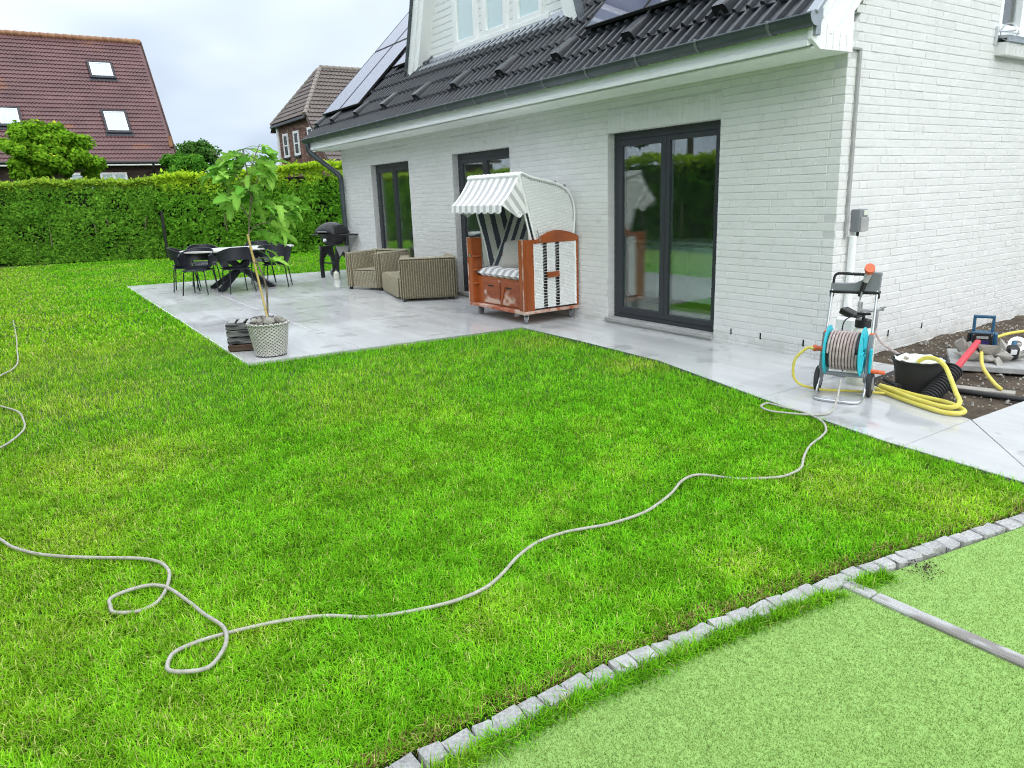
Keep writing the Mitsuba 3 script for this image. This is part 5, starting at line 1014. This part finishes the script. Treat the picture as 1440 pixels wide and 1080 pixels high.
Rl = Rr - rd * Wd
und.add([o - nrm * .02, E0 - nrm * .02, Rr - nrm * .02, Rl - nrm * .02, Rr + (Rr - E0) * [1, 1, -1] , Rl + (Rl - o) * [1, 1, -1]], [[0, 1, 2, 3], [3, 2, 4, 5]]); add(k + '__roof_back', und, 'm_roof_red')
m = MB()
for j in range(int(Wd / .35)): p = Rr - rd * (j * .35); m.tube([p + nrm * .02, p - rd * .36 + nrm * .035], [.13, .15], 9)
add(k + '__ridge_tile', m, 'm_roof_red_ridge', 50); labels[k + '__ridge_tile'] = {'kind': 'stuff'}
wl = MB(); e0, e1 = E0 + [-.5, -.25, 0], o + [-.5, .25, 0]; bk0 = Rr + (Rr - E0) * [1, 1, -1] + [.5, -.25, 0]; bk1 = bk0 - rd * (Wd - .5)
wl.prism(sg.Polygon([e0[:2], e1[:2], bk1[:2], bk0[:2]]), 3.6, o=(0, 0, 0)); top = Rr * 1.0 - [0, .25, .1]
wl.add([[e0[0], e0[1], 3.6], [bk0[0], bk0[1], 3.6], top], [[0, 1, 2]]); add(k + '__wall', wl, 'm_brick_dark')
add(k + '__eaves_trim', MB().beam(E0 + [.06, 0, -.09], o + [.06, 0, -.09], .14, .1, (0, 0, 1), .01), 'm_white'); add(k + '__gutter', MB().tube([E0 + [.12, 0, .0], o + [.12, 0, .0]], .075, 10), 'm_black')
add(k + '__downpipe', MB().tube(spline([E0 + [.1, -1.15, -.02], E0 + [.0, -1.15, -.35], E0 + [-.35, -1.2, -.65], E0 + [-.38, -1.2, -1.2], E0 + [-.38, -1.2, -3.7]], 5), .06, 8), 'm_black', 50)
add(k + '__verge_board', MB().beam(E0 + rd * .03 - vv * .1, Rr + rd * .03, .05, .16, nrm, .005), 'm_brick_dark')
add(k + '__chimney_flue', MB().tube([E0 + vv * 1.0 - rd * .1, E0 + vv * 1.0 - rd * .1 + [0, .0, .5]], .1, 10), 'm_roof_red_ridge')
for u0, u1, v0, v1 in ((-2.8, -1.66, 5.42, 6.6), (-2.78, -1.68, 1.78, 3.27), (-7.05, -6.1, 2.09, 3.32)):
    c = lambda uu, v_, h: E0 + rd * uu + vv * v_ + nrm * h
    M3 = np.stack([rd, vv, nrm], 1); w = nk(k + '__skylight'); fr = MB(); f = .1
    for a, b, cc_, d_ in ((u0, u0 + f, v0, v1), (u1 - f, u1, v0, v1), (u0 + f, u1 - f, v0, v0 + f * 1.6), (u0 + f, u1 - f, v1 - f, v1)): fr.bx(a, b, cc_, d_, .0, .13, b=.01)
    fr.bx(u0 - .08, u1 + .08, v0 - .16, v0 - .001, .03, .07); add(w, place(fr, M3, E0), 'm_dark_frame'); add(w + '__glass', place(B(u0 + f, u1 - f, v0 + f * 1.6, v1 - f, .07, .09), M3, E0), 'm_glass_far'); 
    fr = MB()
    for a, b, cc_, d_ in ((u0 + f, u0 + f + .05, v0 + .16, v1 - f), (u1 - f - .05, u1 - f, v0 + .16, v1 - f), (u0 + f + .05, u1 - f - .05, v1 - f - .05, v1 - f)): fr.bx(a, b, cc_, d_, .0905, .11)
    add(w + '__sash', place(fr, M3, E0), 'm_white')
wx = E0[0] - .46
for y0 in (-3.25, -2.0):
    w = nk(k + '__window'); m = MB(); z0, z1, y1 = 2.3, 3.3, y0 + 1.15
    m.bx(wx, wx + .06, y0, y0 + .1, z0, z1).bx(wx, wx + .06, y1 - .1, y1, z0, z1).bx(wx, wx + .06, y0 + .1, y1 - .1, z1 - .1, z1).bx(wx, wx + .06, y0 + .1, y1 - .1, z0, z0 + .1).bx(wx, wx + .059, (y0 + y1) / 2 - .06, (y0 + y1) / 2 + .06, z0 + .1, z1 - .1)
    add(w, m, 'm_white'); add(w + '__pane', B(wx + .01, wx + .03, y0 + .1, y1 - .1, z0 + .1, z1 - .1), 'm_glass_far')

# ---- brown half-hipped brick house in the middle
k = 'brown_roof_house'; tag(k, 'brick house with brown half hipped tile roof behind the laurel hedge', 'house')
o = np.array([-30.9, 7.3, 2.86]); v_ = norm([-6.2, 0, 5.77]); hip = lambda a, b: b < 4.46 or a > (b - 4.46) * .517
m = roof_sheet(o, np.array([0, 1., 0]), v_, 60, 26, .2, .326, lambda a, b: hip(a, b), .035, .05)
Hh = np.array([-34.3, 7.3, 5.9]); v2 = norm([0, 2.07, 2.73]); m2 = roof_sheet(Hh, np.array([-1., 0, 0]), v2, 32, 11, .18, .312, lambda a, b: b / 3.43 * 2.8 < a < 5.7 - b / 3.43 * 2.8, .03, .05)
add(k + '__roof', m.add(np.vstack(m2.v), np.vstack([f for f in m2.f])), 'm_roof_brown', 30); labels[k + '__roof'] = {'kind': 'stuff'}
A = np.array([-37.1, 9.37, 8.63]); E2 = np.array([-40.0, 7.3, 5.9]); m = MB(); e = np.array([0, 0, -.03])
m.add([o + e, [-30.9, 20, 2.83], [-37.1, 20, 8.6], A + e, Hh + e], [[0, 1, 2], [0, 2, 3], [0, 3, 4]]); m.add([Hh + e, A + e, E2 + e], [[0, 1, 2]]); m.add([E2, A, [-37.1, 20, 8.6], [-40.4, 20, 5.5], [-40.4, 7.3, 5.5]], [[0, 1, 2], [0, 2, 3], [0, 3, 4]]); add(k + '__roof_underlay', m, 'm_roof_brown')
m = MB()
def ridge(p, q, st=.36, r_=.12):
    d = norm(q - p); n_ = int(np.linalg.norm(q - p) / st)
    for j in range(n_): m.tube([p + d * st * j, p + d * st * (j + 1.03)], [r_ + .025, r_], 9)
ridge(Hh, A); ridge(A, np.array([-37.1, 20, 8.63])); ridge(E2, A)
add(k + '__ridge_tile', m, 'm_roof_brown_ridge', 50); labels[k + '__ridge_tile'] = {'kind': 'stuff'}
wl = MB().prism([(-39.5, 0), (-31.1, 0), (-31.1, 2.75), (-34.35, 5.75), (-39.5, 5.75)], .3, M=((1, 0, 0), (0, 0, 1), (0, -1, 0)), o=(0, 7.8, 0)).bx(-31.4, -31.1, 7.8, 20, 0, 2.7).bx(-39.5, -39.2, 7.8, 20, 0, 5.6)
add(k + '__wall', wl, 'm_brick_far')
add(k + '__eaves_board', MB().bx(-40.1, -34.2, 7.2, 7.5, 5.72, 5.84, b=.01), 'm_dark_frame'); add(k + '__corner_board', MB().bx(-39.75, -39.5, 7.42, 7.6, 3.0, 5.7, b=.01), 'm_white')
add(k + '__verge_board', MB().beam(Hh + [0, .1, -.1], o + [0, .1, -.1], .06, .18, (0, 1, 0), .01), 'm_roof_brown_ridge')
for x0, x1 in ((-38.75, -37.9), (-36.93, -36.08), (-34.65, -33.85)):
    w = nk(k + '__window'); z0, z1, y = 4.05, 5.3, 7.44; m = MB(); f = .12
    m.bx(x0, x0 + f, y, y + .06, z0, z1).bx(x1 - f, x1, y, y + .06, z0, z1).bx(x0 + f, x1 - f, y, y + .06, z0, z0 + f).bx(x0 + f, x1 - f, y, y + .06, z1 - f, z1).bx(x0 + f, x1 - f, y + .005, y + .055, (z0 + z1) / 2 - .03, (z0 + z1) / 2 + .03)
    add(w, m, 'm_white'); add(w + '__pane', B(x0 + f, x1 - f, y + .03, y + .05, z0 + f, z1 - f), 'm_dark_frame'); add(w + '__sill', B(x0 - .05, x1 + .05, y - .04, y + .055, z0 - .09, z0 - .005), 'm_dark_frame')
dq = MB().bx(-42.3, -40.9, 8.4, 11, 4.2, 5.45).prism([(-42.6, 5.45), (-40.7, 5.45), (-41.65, 6.6)], 2.8, M=((1, 0, 0), (0, 0, 1), (0, -1, 0)), o=(0, 11.1, 0)); add(k + '__side_dormer', dq, 'm_brick_dark')
